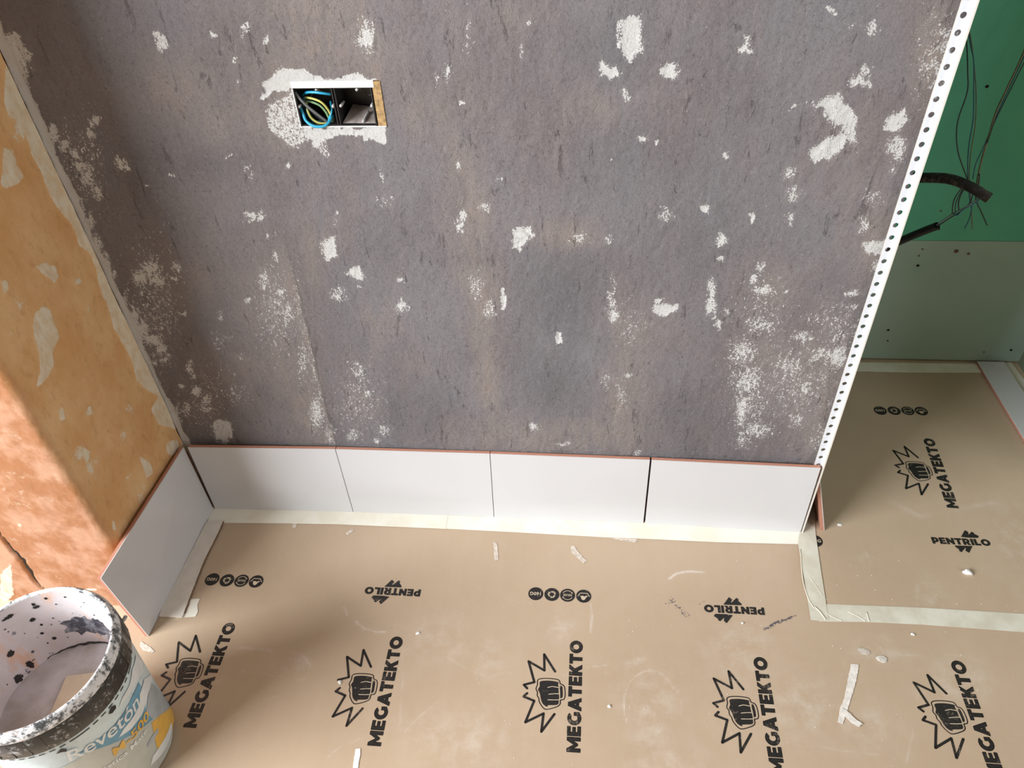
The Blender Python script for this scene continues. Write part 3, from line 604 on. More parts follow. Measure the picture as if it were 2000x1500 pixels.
a, b = F2(1822, 858), F2(1870, 990)
logo(sheet2, 1822, 858, Z2, math.atan2(a[0]-b[0], -(a[1]-b[1]))+math.pi if False else -math.atan2(a[0]-b[0], a[1]-b[1]))
# brand word with the two notched arrow marks
_, wl2 = word('PENTRILO', .14); WB = .1115; k2 = WB/wl2; wv, _ = word('PENTRILO', .14, k2, .0152, .0010)
def am(X, Y):                                 # from the enlarged right-way-up print
    return ((X-950)/1430*WB, -(Y-490-(X-950)*.03)/1000*.108)
UPM = fill2d([[am(*p) for p in [(1000,382),(1160,232),(1185,228),(1235,272),(1215,318),(1235,320),(1320,258),(1365,280),(1372,310),(1460,360),(1415,405),(1165,400)]]])
DNM = fill2d([[am(*p) for p in [(755,582),(1195,590),(1050,735),(1030,745),(965,695),(1005,640),(990,635),(855,735),(808,702),(822,675),(750,610)]]])
BR = j2(tr(wv, 1, 1, -WB/2, -.0076), UPM, DNM)
me_brand = flat_mesh('printed_brand', BR, M_INK, 0)
for p, q in (((714,1156),(820,1156)), ((1376,1190),(1492,1193))):
    c = (F2(*p)+F2(*q))/2; put(me_brand, 'printed_brand', sheet, (c[0], c[1], Z1), math.pi)
c = (F2(1819,1057)+F2(1934,1060))/2; put(me_brand, 'printed_brand', sheet2, (c[0], c[1], Z2), 0)
# round icons
R_ = .0147
disc2 = ([(R_*math.cos(2*math.pi*k/28), R_*math.sin(2*math.pi*k/28)) for k in range(28)], [tuple(range(28))])
me_disc = flat_mesh('icon_disc', disc2, M_INK, 0)
def arrow_arc(r, a0, a1, wd, head):
    P = [(r*math.cos(math.radians(a0+(a1-a0)*k/10)), r*math.sin(math.radians(a0+(a1-a0)*k/10))) for k in range(11)]
    e = np.array(P[-1])-np.array(P[-2]); e /= np.linalg.norm(e); n = np.array([-e[1], e[0]]); c = np.array(P[-1])
    return j2(stroke(P, wd), ([tuple(c+n*head), tuple(c-n*head), tuple(c+e*head*1.4)], [(0, 1, 2)]))
tx160 = tr(font2d('160G', .0100, .00022, 1.05), 1, None, 0, -.0034)
txre = tr(font2d('REUSE', .0060, .00010, 1.05), 1, None, 0, -.0022)
rec = j2(*[tr(j2(stroke([(-.0046,.0020),(-.0026,.0054),(.0002,.0054)], .0026), ([(.0002,.0080),(.0002,.0030),(.0030,.0050)], [(0,1,2)])), 1.15, 1.15, 0, 0, r) for r in (0, 2*math.pi/3, 4*math.pi/3)])
reu = j2(txre, arrow_arc(.0100, 150, 35, .0014, .0019), arrow_arc(.0100, -30, -145, .0014, .0019))
hand = j2(stroke([(-.0115,.0005),(-.0065,-.0065),(.0065,-.0065),(.0115,.0005)], .0015), fill2d([[(-.0085,-.0002),(-.004,-.0012),(-.002,.0012),(.002,-.0008),(.0052,.0002),(.0085,-.0002),(.0052,.0022),(.0042,.0072),(0,.0092),(-.003,.0068),(-.0048,.0025)]]))
me_ic = [flat_mesh('icon_glyph', v, M_INKBACK, .00012) for v in (tx160, rec, reu, hand)]
def icons(par, pts, z, rot, order):
    for p, k in zip(pts, order):
        x, y = F2(*p); d = put(me_disc, 'icon_disc', par, (x, y, z), 0); put(me_ic[k], 'icon_glyph', d, (0, 0, 0), rot)
icons(sheet, [(414.7,1132),(443.5,1133.9),(472,1134.7),(500.5,1136)], Z1, math.pi, (0, 1, 2, 3))
icons(sheet, [(1046.4,1160),(1077.8,1161.5),(1108.5,1163),(1140,1164.8)], Z1, math.pi, (0, 1, 2, 3))
icons(sheet2, [(1719,802.7),(1746,803),(1772.7,803.3),(1799,803.8)], Z2, math.pi, (0, 1, 2, 3))
icons(sheet2, [(1592,1057)], Z2, 0, (0,))

# ================================================================== TAPE
def tape(pts, z, label, m=M_TAPE, ridges=(), group='masking tape on the floor'):
    o = mk('masking_tape', *slab(pts, z, z+.0004), m)
    tag(o, label, 'tape', group)
    for P, r in ridges:
        mk('tape_wrinkle', *tube([(*F2(*p), z+.0004) for p in P], r, 6, 5), m, o, True)
    return o
f2 = lambda *a: tuple(F2(*a))
tz = .0012
tape([f2(404,1023),f2(417,990),f2(560,993),f2(556,1023),f2(437,1022)], tz, 'cream masking tape at the foot of the corner tile on the grey wall')
tape([f2(548,993),f2(876,1003),f2(871,1034),f2(660,1025),f2(546,1023)], tz+.0004, 'cream masking tape under the joint between the corner tile and the next one')
tape([f2(868,1003),f2(1200,1016),f2(1196,1051),f2(1000,1040),f2(864,1033)], tz, 'cream masking tape below the tile just left of the black gap')
tape([f2(1190,1016),f2(1420,1028),f2(1580,1036),f2(1562,1064),f2(1400,1060),f2(1187,1050)], tz+.0004, 'cream masking tape at the foot of the tile nearest the perforated bead')
tape([f2(1577,935),f2(1588,935),f2(1592,1040),f2(1602,1110),f2(1618,1213),f2(1606,1215),f2(1583,1212),f2(1570,1130),f2(1558,1062)], tz+.0011, 'pale translucent masking tape strip running away from the tile corner', M_TAPE2,
     [([(1563,1075),(1567,1130),(1578,1170),(1590,1190)], .0011), ([(1590,1186),(1602,1198),(1612,1212)], .0016), ([(1582,1130),(1596,1150),(1606,1165)], .0007)])
tape([f2(1594,1188),f2(1616,1181),f2(1800,1188),f2(2000,1200),f2(2150,1208),f2(2150,1243),f2(2000,1236),f2(1800,1221),f2(1690,1216),f2(1600,1215)], tz+.0006, 'long pale tape strip joining the two paper sheets', M_TAPE2,
     [([(1655,1195),(1675,1205),(1690,1215)], .0009), ([(1692,1197),(1697,1215)], .0013), ([(1612,1198),(1630,1208),(1645,1214)], .0009)])
g2 = lambda px, py: tuple(FL(px, py)[:2])
tape([(1.24,.552),g2(1690,709),g2(1905,712),g2(1925,729),g2(1780,729),g2(1668,726),(1.24,.515)], .0018, 'cream tape along the foot of the green plasterboard')
tape([g2(1956,708),g2(1974,708),g2(2000,742),(1.897,.40),(1.87,.43)], .0012, 'yellowed tape scrap in the alcove corner beside the flat tile strip', M_TAPE)
tape([f2(338,1205),f2(356,1172),f2(391,1170),f2(386,1182),f2(387,1196),f2(382,1205),f2(345,1208)], tz, 'torn white tape tab at the near end of the board strip', M_TAPE)

# ================================================================== TILES
def tile(corners, label, th=.008, group='loose white wall tiles', inset=.0005, cat='wall tile'):
    bl, br, tr_, tl = [np.array(c, float) for c in corners]
    ex = (br-bl)/np.linalg.norm(br-bl); bl = bl+ex*inset; tl = tl+ex*inset; br = br-ex*inset; tr_ = tr_-ex*inset
    n = np.cross(br-bl, tl-bl); n /= np.linalg.norm(n)      # out of the glazed face
    root = empty('wall_tile', tuple((bl+br)/2)); tag(root, label, cat, group)
    def prism(d0, d1, ins):
        c = (bl+br+tr_+tl)/4; q = []
        for p in (bl, br, tr_, tl): q.append(p+(c-p)/np.linalg.norm(c-p)*ins)
        v = [p-n*d0 for p in q]+[p-n*d1 for p in q]
        return v, [(0,1,2,3),(7,6,5,4),(0,4,5,1),(1,5,6,2),(2,6,7,3),(3,7,4,0)]
    v0, f0 = prism(0, .0004, .0006); v1, f1 = prism(.0004, .0016, 0)
    mk('glaze', *join((v0, f0), (v1, f1)), M_GLAZE, root)
    mk('clay_body', *prism(.0016, th, .0002), M_CLAY, root)
    return root
bot = [(417,993),(690,1000),(965,1010),(1257,1022),(1568,1040)]; top = [(362,874),(655,878),(957,887),(1270,899),(1604,915)]
TH = .2
names = ['white glazed tile standing in the corner next to the orange wall', 'white glazed tile second along the grey wall from the orange wall', 'white glazed tile third along the grey wall, left of the black gap', 'white glazed tile at the grey wall end beside the perforated bead']
for i in range(4):
    b0, b1, t1, t0 = FL(*bot[i], .0018), FL(*bot[i+1], .0018), FL(*top[i+1], TH), FL(*top[i], TH)
    if i == 0: b0 = b0+np.array([.003, 0, 0]); t0 = t0+np.array([.004, .0, 0])
    if i == 3:
        b0 = b0+np.array([.0025, 0, 0]); t0 = t0+np.array([.0022, 0, 0]); b1 = b1-np.array([.0040, 0, 0]); t1 = t1-np.array([.0005, 0, 0])
    if i == 2: pass
    tile((b0, b1, t1, t0), names[i])
# leaning along the orange wall, its near end past the wall's edge
tile((FL(290,1243,.0018), FL(417,993,.0018), FL(359,873,TH), FL(197,1130,TH)), 'white glazed tile standing along the orange wall beside the bucket')
# leaning against the return of the partition, seen from its clay back
fb = FL(1611, 1036, .0025); ft = np.array([1.2625, fb[1], .196])
tile((fb+np.array([-.0, 0, 0]), fb+np.array([-.006, .316, 0]), ft+np.array([-.004, .316, 0]), ft), 'red-backed tile leaning behind the perforated bead at the wall end')
# cut strip lying flat by the alcove side wall
c = [FL(1912,711,.012), FL(1961,706,.012), FL(2000,770,.012), FL(2000,820,.012)]
e = np.array([.016, -.30, 0]); a0 = np.array([c[0][0], .545, .0105]); a1 = np.array([1.861, .545, .0105])
tile((a0+np.array([.0, -.33, 0])+np.array([.012,0,0]), a1+np.array([.012, -.33, 0]), a1, a0), 'cut white tile strip lying flat along the alcove side wall')

# ---- board strip on the floor inside the left tile
pts = [f2(404,1023),f2(437,1019),f2(428,1040),f2(402,1092),f2(396,1105),f2(375,1160),f2(357,1208),f2(312,1206),f2(318,1190)]
bs = mk('board_strip', *slab(pts, .0022, .0052), M_CARD)
tag(bs, 'off-white board strip with torn brown edge lying beside the left tile', 'board strip')
ce = [np.array(f2(437,1020)), np.array(f2(429,1040)), np.array(f2(403,1092)), np.array(f2(397,1105)), np.array(f2(376,1160)), np.array(f2(358,1208))]
cj = []
for i in range(len(ce)-1):
    for k in range(6):
        cj.append(ce[i]+(ce[i+1]-ce[i])*k/6+np.array([random.uniform(.0002, .0016), 0]))
mk('torn_edge', *tube([(p[0], p[1], .0030) for p in cj], .0011, 6, 1, False), M_CARDEDGE, bs)

# ================================================================== PERFORATED BEAD
bx0, bx1, by = 1.2535, 1.2668, -.003
root = empty('corner_bead', ((bx0+bx1)/2, by, .0015)); tag(root, 'white perforated plastic corner bead at the right end of the grey wall', 'corner bead')
V, F = [], []; pitch = .0207; hr = .0040; zc = np.arange(.0126, 2.55, pitch); hx = 1.2603
def bead_cell(z):
    n0 = len(V); N = 16
    for k in range(N):
        a = 2*math.pi*k/N; V.append((hx+hr*math.cos(a), by, z+hr*math.sin(a)))
    for k in range(N):
        a = 2*math.pi*k/N; cx_, cy_ = math.cos(a), math.sin(a); m_ = max(abs(cx_), abs(cy_)); ux, uz = cx_/m_, cy_/m_
        V.append((hx+(ux*(bx1-hx) if ux > 0 else ux*(hx-bx0)), by, z+uz*pitch/2))
    for k in range(N):
        V.append((V[n0+k][0], by+.0012, V[n0+k][2]))
    for k in range(N):
        k2_ = (k+1) % N; F.append((n0+k, n0+k2_, n0+N+k2_, n0+N+k)); F.append((n0+k2_, n0+k, n0+2*N+k, n0+2*N+k2_))
for z in zc: bead_cell(z)
mk('perforated_flange', V, F, M_BEAD, root)
z0_, z1_ = .0015, zc[-1]+pitch/2
mk('edge_lip', *join(box(bx1, bx1+.0022, by-.0100, by+.006, z0_, z1_), box(bx0-.0008, bx0, by, by+.0012, z0_, z1_)), M_BEADLIP, root)

# ================================================================== WALL BOX AND ITS WIRES
BX0, BX1, BZ0, BZ1 = .3972, .5095, .8675, .9228; MX = .4535; DB = .048; yf = WY-.0015
root = empty('wall_box', ((BX0+BX1)/2, WY, BZ0)); tag(root, 'double black electrical box sunk in the grey wall', 'electrical box')
th = .0018
sh = join(box(BX0, BX0+th, yf, WY+DB, BZ0, BZ1), box(BX1-th, BX1, yf, WY+DB, BZ0, BZ1), box(BX0, BX1, WY, WY+DB, BZ1-th, BZ1), box(BX0, BX1, WY, WY+DB, BZ0, BZ0+th), box(BX0, BX1, WY+DB-.002, WY+DB, BZ0, BZ1))
mk('box_shell', *sh, M_BOX, root)
mk('divider', *join(box(MX-.0026, MX-.0008, yf+.002, WY+DB, BZ0, BZ1), box(MX+.0012, MX+.003, yf+.002, WY+DB, BZ0, BZ1)), M_BOX, root)
mk('plaster_rim', *join(box(HX0, HX1-.009, yf, WY+.012, BZ1, HZ1), box(HX0, BX0, yf, WY+.012, BZ0, BZ1), box(HX0, HX1, yf, WY+.012, HZ0, BZ0)), M_WHITEPL, root)
mk('cardboard_strip', *join(box(BX1+.0016, HX1+.0005, yf+.0005, WY+.03, BZ0, HZ1-.001)), M_KRAFTSTRIP, root)
mk('dust_heap', [(MX+.004, WY+.004, BZ0+th+.0003), (BX1-th, WY+.003, BZ0+th+.0003), (BX1-th, WY+DB-.004, BZ0+th+.006), (MX+.012, WY+DB-.004, BZ0+th+.012), (MX+.006, WY+.02, BZ0+th+.003), ((MX+BX1)/2, WY+.02, BZ0+th+.002)],
   [(0,1,5),(1,2,5),(2,3,5),(3,4,5),(4,0,5)], M_DUST, root, True)
def post(x, z, y0, y1, r=.0022):
    mk('screw_post', *tube([(x, y0, z), (x, (y0+y1)/2, z), (x, y1, z)], r, 10, 1, False), M_POST, root, True)
post(MX+.0068, .8955, WY+.002, WY+.018); post(BX1-.0035, .8965, yf, WY+.01); post(MX-.004, .8955, yf+.002, WY+.01); post(.4885, .9195, yf, WY+.01, .002); post(.4300, .9195, yf+.002, WY+.01, .0017); post(BX0+.003, .8955, yf+.001, WY+.01, .002)
mk('screw_post', *tube([(.4880, WY+.004, BZ0+.004), (.4895, WY+.018, BZ0+.006), (.491, WY+.030, BZ0+.008)], .0019, 10, 4), M_POST, root, True)
kc = np.array([.4905, WY+DB-.003, .9045])                    # knock-out ring scored in the back
for k in range(8):
    a0 = 2*math.pi*k/8; P = [(kc[0]+.0105*math.cos(a0+j*.13), kc[1], kc[2]+.0105*math.sin(a0+j*.13)) for j in range(4)]
    mk('knockout_mark', *tube(P, .0005, 5, 1, False), M_POST, root)
def bwire(pts, r, m, label):
    # (px, py, depth behind the wall face)
    P = [on(px, py, 1, WY+d) for px, py, d in pts]
    o = mk('electrical_wire', *tube(P, r, 8, 7), m, None, True); tag(o, label, 'wire', 'wires in the wall box'); return o
bwire([(646,184,.008),(630,182,.004),(612,180,.006),(598,181,.012),(588,187,.03)], .0019, M_BLUE, 'blue wire arching across the top of the wall box')
bwire([(596,190,.03),(586,205,.012),(592,222,.004),(598,236,.000),(612,246,-.004),(630,247,-.004),(641,240,.000),(650,225,.012)], .0021, M_BLUE, 'thick light blue wire looping along the bottom of the wall box')
bwire([(646,198,.02),(648,215,.010),(645,228,.008),(640,240,.010),(646,236,.02)], .0017, M_BLUE, 'blue wire hanging beside the box divider')
bwire([(598,200,.03),(600,222,.02),(614,236,.012),(635,238,.014),(650,240,.03)], .0016, M_BLUE, 'blue wire half hidden behind the yellow one in the wall box')
bwire([(596,190,.014),(612,193,.008),(628,200,.006),(640,213,.007),(648,228,.010),(654,240,.02)], .0017, M_YG, 'upper yellow-green wire bending down to the right in the wall box')
bwire([(592,196,.020),(608,199,.012),(625,206,.010),(636,218,.009),(644,232,.010),(655,240,.014)], .0018, M_YG2, 'duller green wire below the upper yellow one in the wall box')
bwire([(598,200,.016),(601,216,.008),(608,230,.006),(622,240,.005),(636,241,.006),(648,238,.015)], .0018, M_YG, 'lower yellow-green wire curving round the left of the wall box')
bwire([(576,180,.004),(586,193,.003),(600,207,.003),(616,220,.004),(634,234,.006),(652,246,.010)], .0019, M_GREYW, 'grey wire running diagonally across the wall box in front')
bwire([(577,186,.010),(590,202,.007),(604,212,.008),(618,226,.010),(638,242,.012)], .0017, M_DARKW, 'dark wire just under the grey diagonal one in the wall box')
bwire([(605,190,.03),(614,178,.02),(625,176,.02),(634,180,.03)], .0014, M_OLIVE, 'thin olive wire at the top of the wall box')

# ================================================================== CABLES IN THE ALCOVE
def at(px, py, y): return on(px, py, 1, y)
def cond(pts, r, m, label, name='cable_conduit', seg=14):
    P = [at(*p) for p in pts]; root = empty(name, tuple(P[0])); tag(root, label, 'conduit')
    V, F = tube(P, r, seg, 8); F = F[:-2] + [F[-2]]
    mk('sheath', V, F, m, root, True); return root, P
root, P = cond([(1740,345,.38),(1790,347,.34),(1850,349,.30),(1893,364,.27),(1932,387,.25)], .0092, M_BLACKD, 'thick black conduit curving out to a dusty cut end')
d = P[-1]-P[-2]; d /= np.linalg.norm(d)
mk('cut_end', *tube([P[-1]-d*.012, P[-1]-d*.002, P[-1]+d*.0005], .0088, 14, 1, False), M_OLIVE, root, True)
root, P = cond([(1700,498,.42),(1760,470,.40),(1795,455,.38),(1831,441,.36)], .0078, M_BLACK, 'lower black conduit sleeve with thin wires coming out')
d = P[-1]-P[-2]; d /= np.linalg.norm(d)
mk('torn_lip', *tube([P[-1]-d*.004+np.array([0,0,-.006]), P[-1]+np.array([.002,0,-.0065]), P[-1]+np.array([.006,0,-.008])], .0022, 6, 3), M_BLACK, root, True)
def hw(pts, r, m, label):
    o = mk('hanging_wire', *tube([at(*p) for p in pts], r, 7, 8), m, None, True); tag(o, label, 'wire', 'loose wires in the alcove'); return o
hw([(1884,60,.52),(1888,85,.50),(1890,140,.46),(1889,180,.45),(1870,240,.44),(1870,290,.43),(1882,330,.42),(1895,362,.40),(1905,382,.38)], .0012, M_DARKW, 'dark thin wire sagging furthest left in the alcove')
hw([(1890,55,.53),(1896,90,.51),(1902,120,.49),(1902,170,.47),(1901,230,.46),(1893,280,.45),(1890,330,.44),(1894,390,.42),(1898,405,.42),(1892,430,.42),(1884,446,.42)], .0011, M_BLUED, 'dull blue wire hanging straight down behind the conduit')
hw([(1893,60,.54),(1899,95,.52),(1906,170,.49),(1905,240,.47),(1896,300,.46),(1893,350,.45),(1897,400,.43),(1899,447,.43)], .0010, M_OLIVE, 'thin yellowish wire hanging down to a bare tip in the alcove')
hw([(2030,10,.50),(2000,100,.48),(1968,170,.46),(1945,220,.45),(1930,270,.43),(1918,310,.42),(1910,345,.40),(1908,362,.38)], .0017, M_OLIVE, 'olive wire slanting down from the upper right of the alcove')
hw([(2036,5,.535),(2003,102,.515),(1971,172,.495),(1948,222,.485),(1922,285,.465),(1906,320,.45),(1900,350,.44)], .0011, M_BLUED, 'blue wire slanting alongside the olive one in the alcove')
hw([(2046,0,.47),(2014,92,.45),(1981,160,.44),(1944,235,.43),(1934,262,.42),(1928,280,.41)], .0010, M_DARKW, 'dark wire slanting down at the right edge of the alcove')
hw([(1828,440,.36),(1850,425,.36),(1862,417,.36),(1885,405,.36),(1900,395,.37),(1912,388,.38)], .0013, M_GREYW, 'grey wire leaving the conduit sleeve towards the cut end')
hw([(1828,444,.362),(1858,424,.362),(1875,414,.36),(1893,398,.37),(1900,380,.38),(1904,366,.39)], .0012, M_DARKW, 'dark wire twisted round the grey one from the conduit sleeve')
hw([(1860,418,.35),(1861,400,.35),(1866,385,.35),(1878,368,.36),(1890,358,.37)], .0012, M_DARKW, 'outer dark wire of the small loop under the conduit')
hw([(1866,416,.35),(1866,402,.35),(1870,388,.35),(1880,370,.36),(1892,358,.37)], .0010, M_DARKW, 'middle dark wire of the small loop under the conduit')
hw([(1862,417,.355),(1870,420,.35),(1880,410,.35),(1895,402,.35),(1908,394,.36),(1912,388,.37)], .0012, M_BLUED, 'blue wire closing the small loop under the conduit')
hw([(1873,410,.35),(1872,398,.35),(1875,385,.35),(1882,370,.36)], .0013, M_DARKW, 'inner dark wire of the small loop under the conduit')
hw([(1905,380,.40),(1909,398,.40),(1917,415,.40),(1928,440,.40)], .0013, M_DARKW, 'short dark wire end pointing down right below the cut conduit')
hw([(1913,340,.40),(1911,360,.40),(1906,388,.40),(1906,396,.40)], .0014, M_DARKW, 'short dark wire tip poking up behind the cut conduit')

# ================================================================== BUCKET
BC = np.array([.0150, -.532]); BH = .303
root = empty('paint_bucket', (BC[0], BC[1], .001)); tag(root, 'dirty white paint bucket with black rim band and torn blue and orange label', 'bucket')
def lathe(prof, seg=96):
    V, F = [], []
    for r, z in prof:
        for k in range(seg):
            a = 2*math.pi*k/seg; V.append((BC[0]+r*math.cos(a), BC[1]+r*math.sin(a), z))
    for i in range(len(prof)-1):
        for k in range(seg):
            k2_ = (k+1) % seg; F.append((i*seg+k, i*seg+k2_, (i+1)*seg+k2_, (i+1)*seg+k))
    return V, F
RB, RT = .1085, .1195                         # outer radius at the foot and under the band
def orad(z): return RB+(RT-RB)*z/.262
t = NT('bucket_outer'); nb = t.noise(16, 5, .6); nf = t.noise(90, 5, .7, (1, 1, .6))
c = t.mix(t.ss(nb, .4, .62), (.58, .67, .69, 1), (.70, .82, .84, 1)); c = t.mix(t.m2('MULTIPLY', t.ss(nf, .58, .74), .5), c, (.30, .31, .31, 1))
M_BO = t.out(c, .42, t.bump(nf, .15, .0008), .4)
t = NT('bucket_inside'); nb = t.noise(22, 5, .7); nf = t.noise(70, 5, .7); no = t.noise(9, 4, .6)
c = t.mix(t.ss(no, .4, .65), (.62, .565, .56, 1), (.70, .655, .67, 1))
c = t.mix(t.m2('MULTIPLY', t.ss(t.noise(15, 5, .65, (1, 1, .3)), .54, .66), .75), c, (.72, .42, .26, 1))
c = t.mix(t.ss(t.m2('ADD', t.m2('MULTIPLY', nb, .75), t.m2('MULTIPLY', nf, .25)), .615, .65), c, (.075, .075, .085, 1))
M_BI = t.out(c, .6, t.bump(nf, .3, .001), .3)
t = NT('bucket_band'); nb = t.noise(40, 5, .75, (1, 1, .8)); nf = t.noise(160, 4, .7)
c = t.mix(t.ss(t.m2('ADD', t.m2('MULTIPLY', nb, .6), t.m2('MULTIPLY', nf, .4)), .52, .66), (.016, .019, .02, 1), (.50, .52, .52, 1))
M_BB = t.out(c, .3, t.bump(nf, .25, .001), .5)
t = NT('bucket_rim'); nb = t.noise(55, 5, .75); nf = t.noise(24, 4, .6)
c = t.mix(t.ss(nb, .41, .54), (.08, .085, .09, 1), (.80, .80, .81, 1)); c = t.mix(t.m2('MULTIPLY', t.ss(nf, .63, .70), .7), c, (.72, .30, .16, 1))
M_BRIM = t.out(c, .35, t.bump(nb, .3, .001), .5)
mk('shell', *lathe([(.090, .001), (RB-.006, .001), (RB-.001, .004), (RB, .009), (orad(.08), .08), (orad(.16), .16), (orad(.235), .235), (RT, .262)]), M_BO, root, True)
mk('inner_wall', *lathe([(.1125, .2985), (.1115, .29), (.1095, .24), (.1065, .17), (.103, .10)]), M_BI, root, True)
band = mk('rim_band', *lathe([(orad(.2415), .2415), (RT+.0026, .2410), (RT+.0036, .2430), (RT+.0040, .2620), (RT+.0040, .2815), (RT+.0030, .2840)]), M_BB, root, True)
for k in range(36):                            # stiffening ribs under the band's skin
    a = 2*math.pi*k/36+.03; r0, r1 = RT+.003, RT+.0043; w_ = .0006/RT
    V = [(BC[0]+r*math.cos(a+s*w_), BC[1]+r*math.sin(a+s*w_), z) for z in (.2445, .2805) for r in (r0, r1) for s in (-1, 1)]
    mk('band_rib', V, [(0,1,3,2),(4,6,7,5),(2,3,7,6),(0,2,6,4),(1,5,7,3),(0,4,5,1)], M_BB, band)
mk('rim', *lathe([(RT+.0030, .2840), (RT+.0038, .2865), (RT+.0036, .2905), (RT+.0022, .2945), (RT+.0002, .2985), (RT-.0010, .3015), (RT-.0030, BH), (.1150, BH), (.1132, .3018), (.1125, .2985)]), M_BRIM, root, True)
# contents, a crust ring and a card square
t = NT('bucket_sludge'); nb = t.noise(14, 5, .6)
M_SL = t.out(t.mix(t.ss(nb, .35, .65), (.40, .36, .33, 1), (.56, .53, .56, 1)), .55, t.bump(nb, .3, .003), .35)
V, F = [(BC[0], BC[1], .152)], []
for i in range(1, 13):
    for k in range(48):
        a = 2*math.pi*k/48; r = .1055*i/12; V.append((BC[0]+r*math.cos(a), BC[1]+r*math.sin(a), .152+.004*math.sin(5*a+i)*(i/12)*(1-i/13)+.002*(i == 12)))
for k in range(48): F.append((0, 1+k, 1+(k+1) % 48))
for i in range(11):
    for k in range(48): F.append((1+i*48+k, 1+(i+1)*48+k, 1+(i+1)*48+(k+1) % 48, 1+i*48+(k+1) % 48))
mk('dried_residue', V, F, M_SL, root, True)
mk('crust_ring', *tube([(BC[0]+(.1052+.0008*math.sin(k*1.7))*math.cos(math.radians(75+k*3)), BC[1]+(.1052+.0008*math.sin(k*1.7))*math.sin(math.radians(75+k*3)), .1575+.0007*math.sin(k*2.3)) for k in range(22)], [.0008, .0016, .0022, .0018, .0014, .0008], 6, 2), M_BLACK, root, True)
# black flakes on the inner wall
def irad(z): return np.interp(z, [.10, .17, .24, .29, .2985], [.103, .1065, .1095, .1115, .1125])
def flake(th0, z0, rt, rz, seed, m=M_BLACK):
    r_ = np.random.default_rng(seed); n = 26; V = []; 
    for lv in (0, 1):
        for k in range(n):
            a = 2*math.pi*k/n; q = .75+.5*r_.random() if lv == 0 else None
            if lv == 0: V.append((th0+rt*q*math.cos(a)*(1 if math.cos(a) > 0 else .8), z0+rz*q*math.sin(a)))
    c0 = (th0, z0); pts = [c0]+V+[((c0[0]+p[0])/2, (c0[1]+p[1])/2) for p in V]
    W = [(BC[0]+(irad(z)-.0007)*math.cos(th_), BC[1]+(irad(z)-.0007)*math.sin(th_), z) for th_, z in pts]
    F = [(0, 1+n+k, 1+n+(k+1) % n) for k in range(n)]+[(1+n+k, 1+k, 1+(k+1) % n, 1+n+(k+1) % n) for k in range(n)]
    return mk('paint_flake', W, F, m, root, True)
t = NT('slate_flake'); nb = t.noise(60, 5, .7)
M_FLK = t.out(t.mix(t.ss(nb, .4, .68), (.055, .055, .07, 1), (.34, .34, .38, 1)), .5, t.bump(nb, .3, .001), .4)
rd = math.radians
flake(rd(96), .208, .30, .024, 3, M_FLK); flake(rd(82), .205, .18, .022, 4, M_FLK); flake(rd(155), .217, .05, .007, 5); flake(rd(163), .165, .07, .009, 6); flake(rd(150), .170, .05, .010, 8); flake(rd(196), .172, .09, .012, 9)
flake(rd(128), .252, .04, .004, 10); flake(rd(140), .282, .09, .003, 11); flake(rd(170), .283, .10, .004, 12); flake(rd(205), .150+.02, .10, .010, 13); flake(rd(120), .275, .05, .003, 14); flake(rd(185), .20, .06, .008, 15, M_FLK)
for i in range(46):
    rr_ = random.random()**2
    flake(rd(random.uniform(60, 235)), random.uniform(.165, .29), .010+.022*rr_, .0010+.0032*rr_, 100+i, random.choice([M_BLACK, M_BLACK, M_FLK]))
cz_ = .1585; k0 = FL(130, 1320, cz_); k1 = FL(180, 1314, cz_); ex = (k1-k0)/np.linalg.norm(k1-k0); ey = np.array([ex[1], -ex[0], 0])
cardp = [k0, k0+ex*.060, k0+ex*.060+ey*.085, k0+ey*.085-ex*.008]
bcard = mk('card_square', *slab([(p[0], p[1]) for p in cardp], cz_-.001, cz_), simple('beige_card', (.60, .50, .38, 1), .7, .3, .05)); tag(bcard, 'beige square of card lying inside the paint bucket', 'card')
# dashes under the band, small slots and the printed label wrapped on the shell
def cone_hit(px, py):
    d_ = ray(px, py); k_ = (RT-RB)/.262; o2 = CAM[:2]-BC
    A = d_[0]**2+d_[1]**2-(k_*d_[2])**2; rz = RB+k_*CAM[2]; B = 2*(o2[0]*d_[0]+o2[1]*d_[1]-rz*k_*d_[2]); D = o2@o2-rz*rz
    dis = max(B*B-4*A*D, 0); t_ = (-B-math.sqrt(dis))/(2*A); p = CAM+t_*d_
    return math.atan2(p[1]-BC[1], p[0]-BC[0]), p[2]
def wrap(vf, off):                             # (arc length along theta, height) -> shell
    bm = bmesh.new(); vs = [bm.verts.new((x, y, 0)) for x, y in vf[0]]
    for f in vf[1]:
        try: bm.faces.new([vs[i] for i in f])
        except ValueError: pass
    xs = [v[0] for v in vf[0]]; x = min(xs)+.006
    while x < max(xs):
        bmesh.ops.bisect_plane(bm, geom=bm.verts[:]+bm.edges[:]+bm.faces[:], plane_co=(x, 0, 0), plane_no=(1, 0, 0)); x += .006
    bm.verts.ensure_lookup_table(); bm.verts.index_update()
    V = []
    for v in bm.verts:
        a = v.co.x/.115; z = v.co.y; r = orad(z)+off; V.append((BC[0]+r*math.cos(a), BC[1]+r*math.sin(a), z))
    F = [tuple(v.index for v in f.verts) for f in bm.faces]; bm.free(); return V, F
def lab(pts): return [(cone_hit(*p)[0]*.115, cone_hit(*p)[1]) for p in pts]
dash = []
ang = -200
seq = [9, 9, 9, 9, 20]
i = 0
